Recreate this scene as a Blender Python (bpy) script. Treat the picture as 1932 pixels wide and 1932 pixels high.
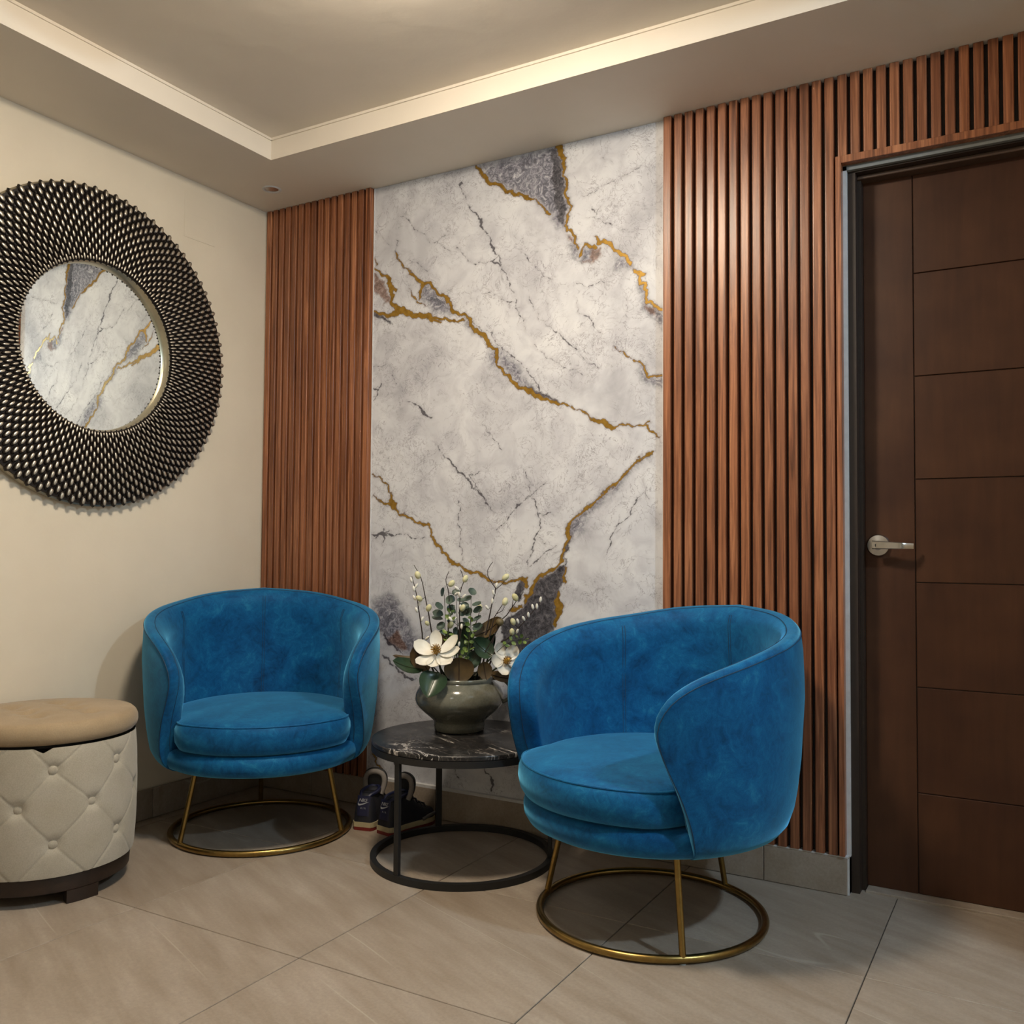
import bpy, bmesh, math, random
import numpy as np
from mathutils import Vector, Matrix, noise
random.seed(7)
for o in list(bpy.data.objects): bpy.data.objects.remove(o)
scene = bpy.context.scene
COL = scene.collection
PI = math.pi

# ------------------------------------------------------------------ camera
YAW, PITCH, ROLL, FPX = math.radians(29.975), math.radians(2.14), math.radians(0.428), 1730.13
CAM = Vector((2.8358, -2.8318, 1.0))
_f = Vector((-math.sin(YAW)*math.cos(PITCH), math.cos(YAW)*math.cos(PITCH), math.sin(PITCH)))
_r = Vector((math.cos(YAW), math.sin(YAW), 0)); _u = _r.cross(_f)
_r, _u = math.cos(ROLL)*_r + math.sin(ROLL)*_u, -math.sin(ROLL)*_r + math.cos(ROLL)*_u
cd = bpy.data.cameras.new('camera'); cam = bpy.data.objects.new('camera', cd); COL.objects.link(cam)
cd.sensor_fit = 'HORIZONTAL'; cd.sensor_width = 36; cd.lens = 36*FPX/1932; cd.clip_start = 0.05
cam.matrix_world = Matrix(((_r.x, _u.x, -_f.x, CAM.x), (_r.y, _u.y, -_f.y, CAM.y), (_r.z, _u.z, -_f.z, CAM.z), (0, 0, 0, 1)))
scene.camera = cam

# ------------------------------------------------------------------ world, exposure, lamp strengths
w = bpy.data.worlds.new('world'); scene.world = w; w.use_nodes = True
w.node_tree.nodes['Background'].inputs[0].default_value = (0.75, 0.85, 1.0, 1)
w.node_tree.nodes['Background'].inputs[1].default_value = 0.03
scene.view_settings.view_transform = 'Standard'; scene.view_settings.look = 'None'
scene.view_settings.gamma = 1.0; scene.view_settings.use_curve_mapping = False
scene.view_settings.exposure = 1.72
LAMP_TRAY = 55.0      # warm lamp in the ceiling tray
LAMP_HALL = 245.0      # cool lamp in the hall on the right
LAMP_FILL = 4.5      # neutral fill lamp added behind the camera, out of view
WARM, COOL, NEUT = (1.0, 0.86, 0.68), (0.60, 0.81, 1.0), (0.98, 0.97, 0.95)

def ray(px, py):
    return (_f + (px-966)/FPX*_r - (py-966)/FPX*_u).normalized()
def onplane(px, py, ax, v):
    d = ray(px, py); return CAM + d*((v-CAM[ax])/d[ax])

# ------------------------------------------------------------------ mesh helpers
class MB:
    def __init__(s): s.v = []; s.f = []
    def add(s, v, f):
        n = len(s.v); s.v += [tuple(p) for p in v]; s.f += [tuple(i+n for i in q) for q in f]; return s
    def box(s, a, b, ch=0.0):
        x0, y0, z0 = a; x1, y1, z1 = b
        if ch <= 0:
            v = [(x0,y0,z0),(x1,y0,z0),(x1,y1,z0),(x0,y1,z0),(x0,y0,z1),(x1,y0,z1),(x1,y1,z1),(x0,y1,z1)]
            return s.add(v, [(0,3,2,1),(4,5,6,7),(0,1,5,4),(1,2,6,5),(2,3,7,6),(3,0,4,7)])
        bm = bmesh.new(); bmesh.ops.create_cube(bm, size=1)
        for q in bm.verts: q.co = Vector(((x0+x1)/2+q.co.x*(x1-x0), (y0+y1)/2+q.co.y*(y1-y0), (z0+z1)/2+q.co.z*(z1-z0)))
        bmesh.ops.bevel(bm, geom=bm.edges[:], offset=ch, segments=1, affect='EDGES')
        bm.verts.index_update()
        s.add([q.co[:] for q in bm.verts], [[q.index for q in f.verts] for f in bm.faces]); bm.free(); return s
    def lathe(s, prof, n=48, ctr=(0, 0, 0), rfun=None):
        v = []; f = []
        for k in range(n):
            a = 2*PI*k/n
            for (r, z) in prof:
                rr = r if rfun is None else rfun(r, z, a)
                v.append((ctr[0]+rr*math.cos(a), ctr[1]+rr*math.sin(a), ctr[2]+z))
        m = len(prof)
        for k in range(n):
            k2 = (k+1) % n
            for i in range(m-1): f.append((k*m+i, k2*m+i, k2*m+i+1, k*m+i+1))
        return s.add(v, f)
    def tube(s, path, r, n=8, closed=False, caps=True):
        P = [Vector(p) for p in path]; N = len(P); R = r if isinstance(r, (list, tuple)) else [r]*N
        v = []; f = []; up = None
        for i in range(N):
            a = P[(i-1) % N] if (closed or i > 0) else P[i]; b = P[(i+1) % N] if (closed or i < N-1) else P[i]
            t = (b-a).normalized()
            if up is None:
                up = Vector((0,0,1)) if abs(t.z) < .9 else Vector((1,0,0))
            side = t.cross(up)
            if side.length < 1e-6: side = t.orthogonal()
            side.normalize(); up = side.cross(t).normalized()
            for k in range(n):
                c = 2*PI*k/n; v.append(P[i] + side*math.cos(c)*R[i] + up*math.sin(c)*R[i])
        for i in range(N if closed else N-1):
            j = (i+1) % N
            for k in range(n): f.append((i*n+k, i*n+(k+1) % n, j*n+(k+1) % n, j*n+k))
        if not closed and caps:
            f.append(tuple(range(n))[::-1]); f.append(tuple((N-1)*n+k for k in range(n)))
        return s.add(v, f)
    def ellipsoid(s, c, ax, rad, nu=10, nv=6):
        A = [Vector(a) for a in ax]; c = Vector(c); v = [c - A[2]*rad[2]]; f = []
        for i in range(1, nv):
            t = PI*i/nv
            for k in range(nu):
                p = 2*PI*k/nu
                v.append(c + A[0]*rad[0]*math.sin(t)*math.cos(p) + A[1]*rad[1]*math.sin(t)*math.sin(p) - A[2]*rad[2]*math.cos(t))
        v.append(c + A[2]*rad[2]); L = len(v)-1
        for k in range(nu):
            f.append((0, 1+(k+1) % nu, 1+k)); f.append((L, 1+(nv-2)*nu+k, 1+(nv-2)*nu+(k+1) % nu))
            for i in range(nv-2): f.append((1+i*nu+k, 1+i*nu+(k+1) % nu, 1+(i+1)*nu+(k+1) % nu, 1+(i+1)*nu+k))
        return s.add(v, f)
    def prism(s, pts, axis, a, b):
        n = len(pts)
        def P(q, t): return (t, q[0], q[1]) if axis == 0 else ((q[0], t, q[1]) if axis == 1 else (q[0], q[1], t))
        s.add([P(q, a) for q in pts] + [P(q, b) for q in pts], [tuple(range(n)), tuple(range(2*n-1, n-1, -1))] + [(i, n+i, n+(i+1) % n, (i+1) % n) for i in range(n)])
        return s
    def grid(s, P):   # P[i][j] points
        n = len(P); m = len(P[0])
        return s.add([q for row in P for q in row], [(i*m+j, i*m+j+1, (i+1)*m+j+1, (i+1)*m+j) for i in range(n-1) for j in range(m-1)])
    def mesh(s, name, mat, smooth=40):
        me = bpy.data.meshes.new(name); me.from_pydata(s.v, [], s.f)
        bm = bmesh.new(); bm.from_mesh(me); bmesh.ops.remove_doubles(bm, verts=bm.verts, dist=1e-6)
        bmesh.ops.recalc_face_normals(bm, faces=bm.faces); bm.to_mesh(me); bm.free()
        if mat: me.materials.append(mat)
        if smooth:
            me.shade_smooth(); me.set_sharp_from_angle(angle=math.radians(smooth))
        return me
    def obj(s, name, mat, parent=None, smooth=40, **kw):
        return link(name, s.mesh(name, mat, smooth), parent, **kw)

def link(name, data, parent=None, loc=None, rotz=None, label=None, cat=None, group=None, kind=None):
    o = bpy.data.objects.new(name, data); COL.objects.link(o)
    if parent: o.parent = parent
    if loc is not None: o.location = loc
    if rotz is not None: o.rotation_euler = (0, 0, rotz)
    if label: o['label'] = label
    if cat: o['category'] = cat
    if group: o['group'] = group
    if kind: o['kind'] = kind
    return o
def thing(name, label, cat, loc=(0, 0, 0), rotz=0, group=None, kind=None):
    return link(name, None, None, loc, rotz, label, cat, group, kind)
def struct(o, label): o['kind'] = 'structure'; o['label'] = label; return o
def copy_tree(o, parent=None):
    c = o.copy(); COL.objects.link(c); c.parent = parent
    for ch in [q for q in bpy.data.objects if q.parent == o]: copy_tree(ch, c)
    return c
def spline(P, n, closed=False):
    P = [np.array(p, float) for p in P]; out = []
    N = len(P)
    dense = []
    for i in range(N if closed else N-1):
        p0 = P[i-1] if (closed or i > 0) else 2*P[i]-P[i+1]; p1 = P[i]; p2 = P[(i+1) % N]
        p3 = P[(i+2) % N] if (closed or i+2 < N) else 2*p2-p1
        for k in range(16):
            t = k/16; dense.append(.5*((2*p1)+(-p0+p2)*t+(2*p0-5*p1+4*p2-p3)*t*t+(-p0+3*p1-3*p2+p3)*t**3))
    dense.append(P[0] if closed else P[-1])
    D = np.array(dense); L = np.r_[0, np.cumsum(np.linalg.norm(np.diff(D, axis=0), axis=1))]
    S = np.linspace(0, L[-1], n+1 if closed else n)
    out = np.c_[tuple(np.interp(S, L, D[:, k]) for k in range(D.shape[1]))]
    return out[:-1] if closed else out

# ------------------------------------------------------------------ materials
def srgb(r, g, b):
    f = lambda c: ((c/255+.055)/1.055)**2.4 if c/255 > .04045 else c/255/12.92
    return (f(r), f(g), f(b), 1)
class M:
    """small node-building helper"""
    def __init__(s, name):
        s.m = bpy.data.materials.new(name); s.m.use_nodes = True; s.t = s.m.node_tree; s.b = s.t.nodes['Principled BSDF']
    def n(s, kind, **kw):
        q = s.t.nodes.new(kind)
        for k, v in kw.items(): setattr(q, k, v)
        return q
    def l(s, a, b): s.t.links.new(a, b)
    def val(s, sock, v):
        if hasattr(v, 'is_linked') or hasattr(v, 'links'): s.l(v, sock)
        else: sock.default_value = v
    def coord(s, scale=(1, 1, 1), rand=0.0, rot=(0, 0, 0), kind='Object'):
        tc = s.n('ShaderNodeTexCoord'); mp = s.n('ShaderNodeMapping'); mp.inputs['Scale'].default_value = scale; mp.inputs['Rotation'].default_value = rot
        if rot != (0, 0, 0): mp.vector_type = 'TEXTURE'; mp.inputs['Scale'].default_value = tuple(1/q for q in scale)
        s.l(tc.outputs[kind], mp.inputs[0])
        if rand:
            oi = s.n('ShaderNodeObjectInfo'); mu = s.n('ShaderNodeMath', operation='MULTIPLY'); mu.inputs[1].default_value = rand
            s.l(oi.outputs['Random'], mu.inputs[0])
            cb = s.n('ShaderNodeCombineXYZ'); s.l(mu.outputs[0], cb.inputs[0]); s.l(mu.outputs[0], cb.inputs[1]); s.l(mu.outputs[0], cb.inputs[2])
            s.l(cb.outputs[0], mp.inputs['Location'])
        return mp.outputs[0]
    def noise(s, co, scale=5, detail=4, rough=.55, dist=0.0):
        q = s.n('ShaderNodeTexNoise'); s.l(co, q.inputs['Vector'])
        q.inputs['Scale'].default_value = scale; q.inputs['Detail'].default_value = detail; q.inputs['Roughness'].default_value = rough; q.inputs['Distortion'].default_value = dist
        return q.outputs['Fac']
    def ramp(s, fac, stops, interp='LINEAR'):
        q = s.n('ShaderNodeValToRGB'); s.l(fac, q.inputs[0]); e = q.color_ramp.elements; q.color_ramp.interpolation = interp
        while len(e) < len(stops): e.new(.5)
        for a, (p, c) in zip(e, stops): a.position = p; a.color = c if len(c) == 4 else (*c, 1)
        return q.outputs[0]
    def mix(s, fac, a, b, mode='MIX'):
        q = s.n('ShaderNodeMix', data_type='RGBA', blend_type=mode)
        s.val(q.inputs[0], fac); s.val(q.inputs[6], a); s.val(q.inputs[7], b); return q.outputs[2]
    def math(s, op, a, b=0.0, clamp=False):
        q = s.n('ShaderNodeMath', operation=op); q.use_clamp = clamp; s.val(q.inputs[0], a); s.val(q.inputs[1], b); return q.outputs[0]
    def step(s, x, lo, hi):   # 1 below lo, 0 above hi
        q = s.n('ShaderNodeMapRange'); q.interpolation_type = 'SMOOTHSTEP'; s.val(q.inputs[0], x)
        q.inputs[1].default_value = lo; q.inputs[2].default_value = hi; q.inputs[3].default_value = 1; q.inputs[4].default_value = 0; return q.outputs[0]
    def attr(s, name): return s.n('ShaderNodeAttribute', attribute_name=name).outputs['Fac']
    def bump(s, h, strength=.2, dist=.01):
        q = s.n('ShaderNodeBump'); q.inputs['Strength'].default_value = strength; q.inputs['Distance'].default_value = dist; s.l(h, q.inputs['Height']); s.l(q.outputs[0], s.b.inputs['Normal'])
    def set(s, **kw):
        for k, v in kw.items(): s.val(s.b.inputs[k.replace('_', ' ')], v)
        return s
def plain(name, col, rough=.5, metal=0.0, var=.08, scale=30, **kw):
    q = M(name); c = q.coord(); n = q.noise(c, scale, 3)
    lo = tuple(x*(1-var) for x in col[:3]); hi = tuple(min(1, x*(1+var)) for x in col[:3])
    q.set(Base_Color=q.ramp(n, [(.3, lo), (.7, hi)]), Roughness=rough, Metallic=metal, **kw); return q.m

def m_paint():
    q = M('wall_paint'); c = q.coord(); n = q.noise(c, 3, 3)
    q.set(Base_Color=q.ramp(n, [(.3, (.68, .61, .49)), (.7, (.73, .66, .535))]), Roughness=.65)
    q.bump(q.noise(q.coord(), 60, 4), .08, .004); return q.m
def m_ceil():
    q = M('ceiling_paint'); n = q.noise(q.coord(), 2.5, 3)
    q.set(Base_Color=q.ramp(n, [(.3, (.70, .645, .56)), (.7, (.75, .69, .605))]), Roughness=.6)
    q.bump(q.noise(q.coord(), 6, 5), .25, .01); return q.m
def m_wood():
    q = M('walnut_slat'); c = q.coord((70, 70, 2.2), rand=40); n = q.noise(c, 1, 5, .65, .8)
    c2 = q.coord((260, 260, 5), rand=77); n2 = q.noise(c2, 1, 3, .6)
    oi = q.n('ShaderNodeObjectInfo').outputs['Random']
    base = q.ramp(n, [(.28, (.085, .028, .012)), (.5, (.25, .094, .042)), (.72, (.44, .195, .095))])
    base = q.mix(.55, base, q.ramp(n2, [(.35, (.5, .45, .42)), (.62, (1.15, 1.12, 1.1))]), 'MULTIPLY')
    base = q.mix(1.0, base, q.ramp(oi, [(0, (.80, .76, .74)), (1, (1.22, 1.20, 1.15))]), 'MULTIPLY')
    q.set(Base_Color=base, Roughness=.36); q.bump(n2, .15, .001); return q.m
def m_door():
    q = M('dark_door_wood'); c = q.coord((30, 30, 3), rand=30); n = q.noise(c, 1, 5, .6, .5)
    big = q.noise(q.coord((1, 1, 1), rand=5), 5, 3)
    base = q.mix(.5, q.ramp(n, [(.3, (.036, .0128, .006)), (.7, (.071, .0275, .0125))]), q.ramp(big, [(.3, (.034, .0112, .0052)), (.7, (.084, .0345, .0145))]))
    q.set(Base_Color=base, Roughness=.5, Specular_IOR_Level=.3); return q.m
def m_tile():
    q = M('stone_floor_tile'); co = q.coord((1, 1, 1), rand=50)
    big = q.noise(co, 2.2, 3); st = q.noise(q.coord((2.2, 14, 6), rand=50, rot=(0, 0, -.42)), 1.4, 5, .6); fine = q.noise(co, 120, 3, .7)
    base = q.ramp(st, [(.25, (.27, .215, .163)), (.5, (.33, .275, .22)), (.75, (.39, .335, .28))])
    base = q.mix(.45, base, q.ramp(big, [(.3, (.72, .66, .60)), (.7, (1.12, 1.12, 1.12))]), 'MULTIPLY')
    base = q.mix(.35, base, q.ramp(fine, [(.3, (.6, .6, .6)), (.65, (1.2, 1.2, 1.2))]), 'MULTIPLY')
    vn = q.noise(q.coord((.22, 1.5, 1), rand=23, rot=(0, 0, -.42)), 1.5, 2, .35, .15)
    line = q.math('MULTIPLY', q.step(q.math('ABSOLUTE', q.math('SUBTRACT', vn, .5)), .0005, .0032), q.step(q.noise(q.coord((1, 1, 1), rand=31), 2.5, 2), .42, .56))
    base = q.mix(q.math('MULTIPLY', line, .45), base, (.50, .45, .38, 1))
    q.set(Base_Color=base, Roughness=q.ramp(fine, [(.3, (.42,)*3), (.7, (.55,)*3)])); q.bump(fine, .08, .001); return q.m
def m_velvet():
    q = M('blue_velvet'); co = q.coord((1, 1, 1), rand=9)
    n = q.noise(co, 7, 5, .6, 1.6); n2 = q.noise(co, 26, 4, .65, 2.2); fine = q.noise(co, 420, 2, .7)
    k = q.math('ADD', q.math('MULTIPLY', n, .62), q.math('MULTIPLY', n2, .38))
    base = q.ramp(k, [(.32, (.002, .036, .108)), (.46, (.0025, .072, .210)), (.58, (.005, .110, .275)), (.72, (.022, .20, .38))])
    base = q.mix(.35, base, q.ramp(fine, [(.3, (.55,)*3), (.7, (1.25,)*3)]), 'MULTIPLY')
    q.set(Base_Color=base, Roughness=.62, Specular_IOR_Level=.12, Sheen_Weight=1.0, Sheen_Roughness=.42, Sheen_Tint=(.16, .60, .95, 1))
    q.bump(n2, .12, .004); return q.m
def m_linen(name='beige_linen', a=(.40, .36, .28), b_=(.46, .42, .345)):
    q = M(name); co = q.coord(); f = q.noise(co, 300, 2, .7); n = q.noise(co, 9, 3)
    base = q.mix(.3, q.ramp(n, [(.3, a), (.7, b_)]), q.ramp(f, [(.3, (.6,)*3), (.7, (1.25,)*3)]), 'MULTIPLY')
    q.set(Base_Color=base, Roughness=.85, Sheen_Weight=.2); q.bump(f, .15, .001); return q.m
def m_marble():
    q = M('veined_marble_panel'); co = q.coord()
    def N(sc, d=4, r=.6, dist=0): return q.noise(co, sc, d, r, dist)
    big = N(3.2, 4, .55, .6); cloud = N(9, 5, .6, 1.2)
    base = q.ramp(big, [(.32, (.46, .465, .50)), (.50, (.60, .61, .645)), (.66, (.67, .68, .705))])
    base = q.mix(.6, base, q.ramp(cloud, [(.34, (.74, .73, .76)), (.56, (1.03, 1.03, 1.03))]), 'MULTIPLY')
    # fine crackle, broken up by patches
    cr = q.math('ABSOLUTE', q.math('SUBTRACT', N(11, 6, .62, 1.8), .5)); cr2 = q.math('ABSOLUTE', q.math('SUBTRACT', N(23, 5, .6, 1.2), .5))
    patch = q.step(N(6, 3), .40, .58); patch2 = q.step(N(4.2, 3, .6, .5), .42, .55)
    base = q.mix(q.math('MULTIPLY', q.math('MULTIPLY', q.step(cr, .002, .012), patch), .62), base, (.15, .135, .165, 1))
    base = q.mix(q.math('MULTIPLY', q.math('MULTIPLY', q.step(cr2, .003, .016), patch2), .52), base, (.16, .14, .165, 1))
    jit = q.math('SUBTRACT', N(55, 4, .7), .5); jit2 = q.math('SUBTRACT', N(130, 3, .7), .5)
    j = q.math('ADD', q.math('MULTIPLY', jit, 7.0), q.math('MULTIPLY', jit2, 5.0))
    tex = N(34, 6, .75, 2.0); tex2 = N(80, 5, .75, 1.0)
    # mauve-grey bodies
    g = q.math('ADD', q.attr('grey'), q.math('MULTIPLY', j, 1.3))
    gcol = q.ramp(tex, [(.38, (.018, .018, .034)), (.47, (.10, .098, .135)), (.56, (.28, .275, .32)), (.68, (.58, .58, .60))])
    base = q.mix(q.math('MULTIPLY', q.step(g, -9, 13), .85), base, gcol)
    # brown bodies
    br = q.math('ADD', q.attr('brown'), j)
    bcol = q.ramp(tex, [(.36, (.05, .025, .018)), (.5, (.17, .085, .055)), (.66, (.36, .27, .24))])
    base = q.mix(q.math('MULTIPLY', q.step(br, -4, 3), .85), base, bcol)
    # charcoal bodies
    k = q.math('ADD', q.attr('charcoal'), j)
    kcol = q.ramp(q.math('ADD', q.math('MULTIPLY', tex, .6), q.math('MULTIPLY', tex2, .4)), [(.38, (.012, .012, .016)), (.48, (.055, .053, .064)), (.58, (.13, .125, .14)), (.70, (.30, .29, .31))])
    base = q.mix(q.step(k, -2.5, 2.5), base, kcol)
    # thin dark veins with a soft halo
    d = q.math('ADD', q.math('ADD', q.attr('dark'), .15), q.math('MULTIPLY', j, .55))
    brk = q.step(N(40, 3, .7), .52, .66)
    base = q.mix(q.math('MULTIPLY', q.math('MULTIPLY', q.step(d, -1.0, 7.0), brk), .20), base, (.20, .18, .22, 1))
    base = q.mix(q.math('MULTIPLY', q.step(d, -.7, .7), q.math('ADD', q.math('MULTIPLY', brk, .62), .22)), base, (.030, .026, .036, 1))
    # gold leaf veins with dark outline
    gd = q.math('ADD', q.math('ADD', q.attr('gold'), .45), q.math('MULTIPLY', j, .70))
    base = q.mix(q.math('MULTIPLY', q.step(gd, .2, 5.5), .35), base, (.24, .20, .22, 1))
    base = q.mix(q.math('MULTIPLY', q.step(gd, .5, 1.4), .75), base, (.10, .055, .022, 1))
    gm = q.step(gd, -.5, .3)
    gc = q.ramp(N(60, 3), [(.3, (.24, .132, .018)), (.7, (.40, .235, .040))])
    base = q.mix(gm, base, gc)
    q.set(Base_Color=base, Roughness=q.math('SUBTRACT', .52, q.math('MULTIPLY', gm, .20)), Specular_IOR_Level=.3, Metallic=q.math('MULTIPLY', gm, .45)); return q.m
def m_blackmarble():
    q = M('black_marble_top'); co = q.coord()
    w1 = q.math('ABSOLUTE', q.math('SUBTRACT', q.noise(q.coord((1, 4.2, 1), rot=(0, 0, -.40)), 3.6, 5, .62, .8), .5))
    w2 = q.math('ABSOLUTE', q.math('SUBTRACT', q.noise(q.coord((1, 3, 1), rot=(0, 0, -.52)), 8, 5, .65, 1.4), .5))
    patch = q.step(q.noise(co, 7, 3), .40, .52); p2 = q.step(q.noise(co, 22, 3), .46, .6)
    base = q.ramp(q.noise(co, 9, 6, .7, 1.5), [(.35, (.006, .006, .0065)), (.7, (.035, .033, .033))])
    base = q.mix(q.math('MULTIPLY', q.math('MULTIPLY', q.step(w1, .003, .014), patch), q.math('ADD', .25, q.math('MULTIPLY', p2, .7))), base, (.50, .47, .44, 1))
    base = q.mix(q.math('MULTIPLY', q.math('MULTIPLY', q.step(w2, .002, .012), p2), .4), base, (.26, .22, .19, 1))
    q.set(Base_Color=base, Roughness=.30, Specular_IOR_Level=.35); return q.m
def m_glaze():
    q = M('celadon_glaze'); co = q.coord(); n = q.noise(co, 16, 3); f = q.noise(co, 180, 2)
    q.set(Base_Color=q.mix(.25, q.ramp(n, [(.3, (.115, .118, .092)), (.7, (.165, .162, .125))]), q.ramp(f, [(.4, (.6,)*3), (.6, (1.15,)*3)]), 'MULTIPLY'), Roughness=.14, Coat_Weight=.3, Coat_Roughness=.06); return q.m
def m_leaf(name, a, b, rough=.4):
    q = M(name); n = q.noise(q.coord((1, 1, 1), rand=20), 22, 4); q.set(Base_Color=q.ramp(n, [(.3, a), (.7, b)]), Roughness=rough); return q.m
def m_bead():
    q = M('rubbed_bronze_bead'); a = q.attr('rub'); n = q.noise(q.coord((1, 1, 1), rand=12), 90, 2)
    k = q.math('ADD', a, q.math('MULTIPLY', q.math('SUBTRACT', n, .5), .25))
    dark = q.step(k, .72, .94)
    q.set(Base_Color=q.mix(dark, (.62, .56, .46, 1), (.013, .009, .007, 1)), Metallic=q.math('SUBTRACT', .75, q.math('MULTIPLY', dark, .55)), Roughness=.34); return q.m

PAINT, CEIL, WOOD, DOOR, TILE, VELVET, LINEN = m_paint(), m_ceil(), m_wood(), m_door(), m_tile(), m_velvet(), m_linen()
MARBLE, BMARBLE, GLAZE, BEAD = m_marble(), m_blackmarble(), m_glaze(), m_bead()
TANLINEN = m_linen('tan_linen', (.31, .225, .130), (.37, .275, .167))
GROUT = plain('grout', (.05, .04, .032), .8)
WHITE = plain('white_plaster', (.62, .62, .62), .7)
GREYEDGE = plain('grey_wall_edge', (.33, .35, .35), .7)
JAMB = plain('door_jamb_paint', (.024, .014, .009), .5)
BRASS = plain('antique_brass', (.30, .20, .065), .30, 1.0, .12, 60)
STEEL = plain('brushed_steel', (.55, .53, .50), .25, 1.0, .05, 40)
BLACK = plain('black_powder_coat', (.008, .008, .0085), .5)
DARKWOOD = plain('espresso_wood', (.020, .010, .006), .45, var=.3)
SILVER = plain('champagne_leaf', (.50, .45, .33), .32, .8)
BRONZE = plain('dark_bronze_ground', (.014, .010, .008), .45, .2)
GLASSM = M('mirror_glass').set(Base_Color=(.88, .91, .88, 1), Metallic=1.0, Roughness=.01).m
SEAM = plain('blue_velvet_seam', (.003, .035, .085), .7)
def emit(name, col, s):
    q = M(name); q.set(Base_Color=(.8, .8, .8, 1), Emission_Color=(*col, 1), Emission_Strength=s); return q.m

# ------------------------------------------------------------------ structure
HS, HT = 2.410, 2.490          # soffit height, tray ceiling height
XR, YB = 3.30, -4.20           # right wall, wall behind the camera
XH = 5.10                      # far wall of the hall on the right
# floor: slab with separate tiles, 0.60 m module
fl = struct(MB().box((-.12, YB-.1, -.06), (XH+.1, .16, -.004)).obj('floor', GROUT, smooth=0), 'floor of large beige stone-look tiles with thin dark joints')
GX, GY, TS = .667, -.528, .60
tmesh = MB().box((.0013, .0013, -.010), (TS-.0013, TS-.0013, 0), .0012).mesh('tile', TILE, 0)
for i in range(-2, 8):
    for j in range(-7, 2):
        x0, y0 = GX+TS*i, GY+TS*j
        x1, y1 = x0+TS, y0+TS
        cx0, cx1, cy0, cy1 = max(x0, -.02), min(x1, XH), max(y0, YB), min(y1, .12)
        if cx1-cx0 < .02 or cy1-cy0 < .02: continue
        if (cx0, cx1, cy0, cy1) == (x0, x1, y0, y1): link('tile', tmesh, fl, loc=(x0, y0, 0))
        else:
            MB().box((cx0-x0+.0013, cy0-y0+.0013, -.010), (cx1-x0-.0013, cy1-y0-.0013, 0), .0012).obj('tile', TILE, fl, 0, loc=(x0, y0, 0))

DX0, DX1, DZ = 2.345, 3.22, 2.140   # door opening in the back wall
wb = MB().box((-.12, 0, -.02), (DX0, .16, 2.62)).box((DX0, 0, DZ), (DX1, .16, 2.62)).box((DX1, 0, -.02), (XH+.1, .16, 2.62)).obj('wall_back', GREYEDGE, smooth=0)
struct(wb, 'back wall behind the slat panels, marble panel and door')
wl = struct(MB().box((-.12, YB-.1, -.02), (0, 0, 2.62)).obj('wall_left', PAINT, smooth=0), 'warm cream painted left wall with the round mirror')
wr = MB().box((XR, -.72, -.02), (XR+.12, 0, 2.62)).box((XR, -2.7, HS), (XR+.12, -.72, 2.62)).box((XR, YB, -.02), (XR+.12, -2.7, 2.62)).obj('wall_right', PAINT, smooth=0)
struct(wr, 'cream right wall with an opening to the hall')
struct(MB().box((-.12, YB-.12, -.02), (XH+.1, YB, 2.62)).obj('wall_front', PAINT, smooth=0), 'cream wall behind the camera')
struct(MB().box((XH, YB, -.02), (XH+.12, 0, 2.62)).obj('wall_hall', PAINT, smooth=0), 'cream far wall of the hall')
# ceiling: tray ceiling plus dropped soffit ring with a thin cove trim
TX0, TX1, TY0, TY1 = .404, 2.90, -2.60, -.406
ce = MB().box((-.12, YB-.12, HT), (XH+.1, .16, HT+.12)).obj('ceiling', CEIL, smooth=0)
struct(ce, 'painted tray ceiling with uneven plaster')
so = MB().box((0, TY1, HS), (XR, 0, HT)).box((0, YB, HS), (XR, TY0, HT)).box((0, TY0, HS), (TX0, TY1, HT)).box((TX1, TY0, HS), (XR, TY1, HT)).box((XR+.12, YB, HS), (XH, 0, HT)).obj('soffit', CEIL, smooth=0)
struct(so, 'dropped soffit running around the tray ceiling')
tr = MB()
t_ = .005
tr.box((TX0-.002, TY1-t_, HT-.009), (TX1, TY1+.002, HT)).box((TX0-.002, TY0, HT-.009), (TX0+t_, TY1, HT)).box((TX0, TY0-.002, HT-.009), (TX1, TY0+t_, HT)).box((TX1-t_, TY0, HT-.009), (TX1+.002, TY1, HT))
struct(tr.obj('trim_1', CEIL, smooth=0), 'thin plaster strip along the top of the tray edge')

# baseboards of floor tile
BH, BT = .107, .024
bb = struct(MB().box((0, -.016, 0), (DX0, 0, BH-.004)).obj('baseboard_back', WHITE, smooth=0), 'grey stone-tile baseboard along the back wall')
for x0, x1 in [(.0, .30), (.30, .90), (.90, 1.50), (1.50, 2.10), (2.10, DX0-.004)]:
    MB().box((x0+.001, -BT, .001), (x1-.001, -.012, BH), .0015).obj('tile', TILE, bb, 0)
MB().box((DX0-.010, -.012, .001), (DX0, .03, BH), .001).obj('tile', TILE, bb, 0)
MB().box((.569, -.0235, BH), (1.773, -.004, BH+.010)).obj('ledge', WHITE, bb, 0)
MB().box((1.773, -.0235, BH), (DX0-.002, -.001, BH+.004)).obj('ledge', WHITE, bb, 0)
bl = struct(MB().box((0, YB, 0), (.010, -.016, BH-.004)).obj('baseboard_left', WHITE, smooth=0), 'grey stone-tile baseboard along the left wall')
y = -.024; ys = [-.024, -.55, -1.15, -1.75, -2.35, -2.95, -3.55, YB]
for a, b in zip(ys[:-1], ys[1:]): MB().box((.004, b+.001, .001), (.016, a-.001, BH), .0015).obj('tile', TILE, bl, 0)
# blanking plate painted into the left wall, a plaster flaw
pt = MB().box((0, -.452, 2.181), (.0016, -.300, 2.275), .0007).box((0, -.452, 2.275), (.0009, -.300, 2.356), .0004).obj('cover_plate', PAINT, smooth=0)
struct(pt, 'square blanking plate painted over on the left wall')

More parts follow.
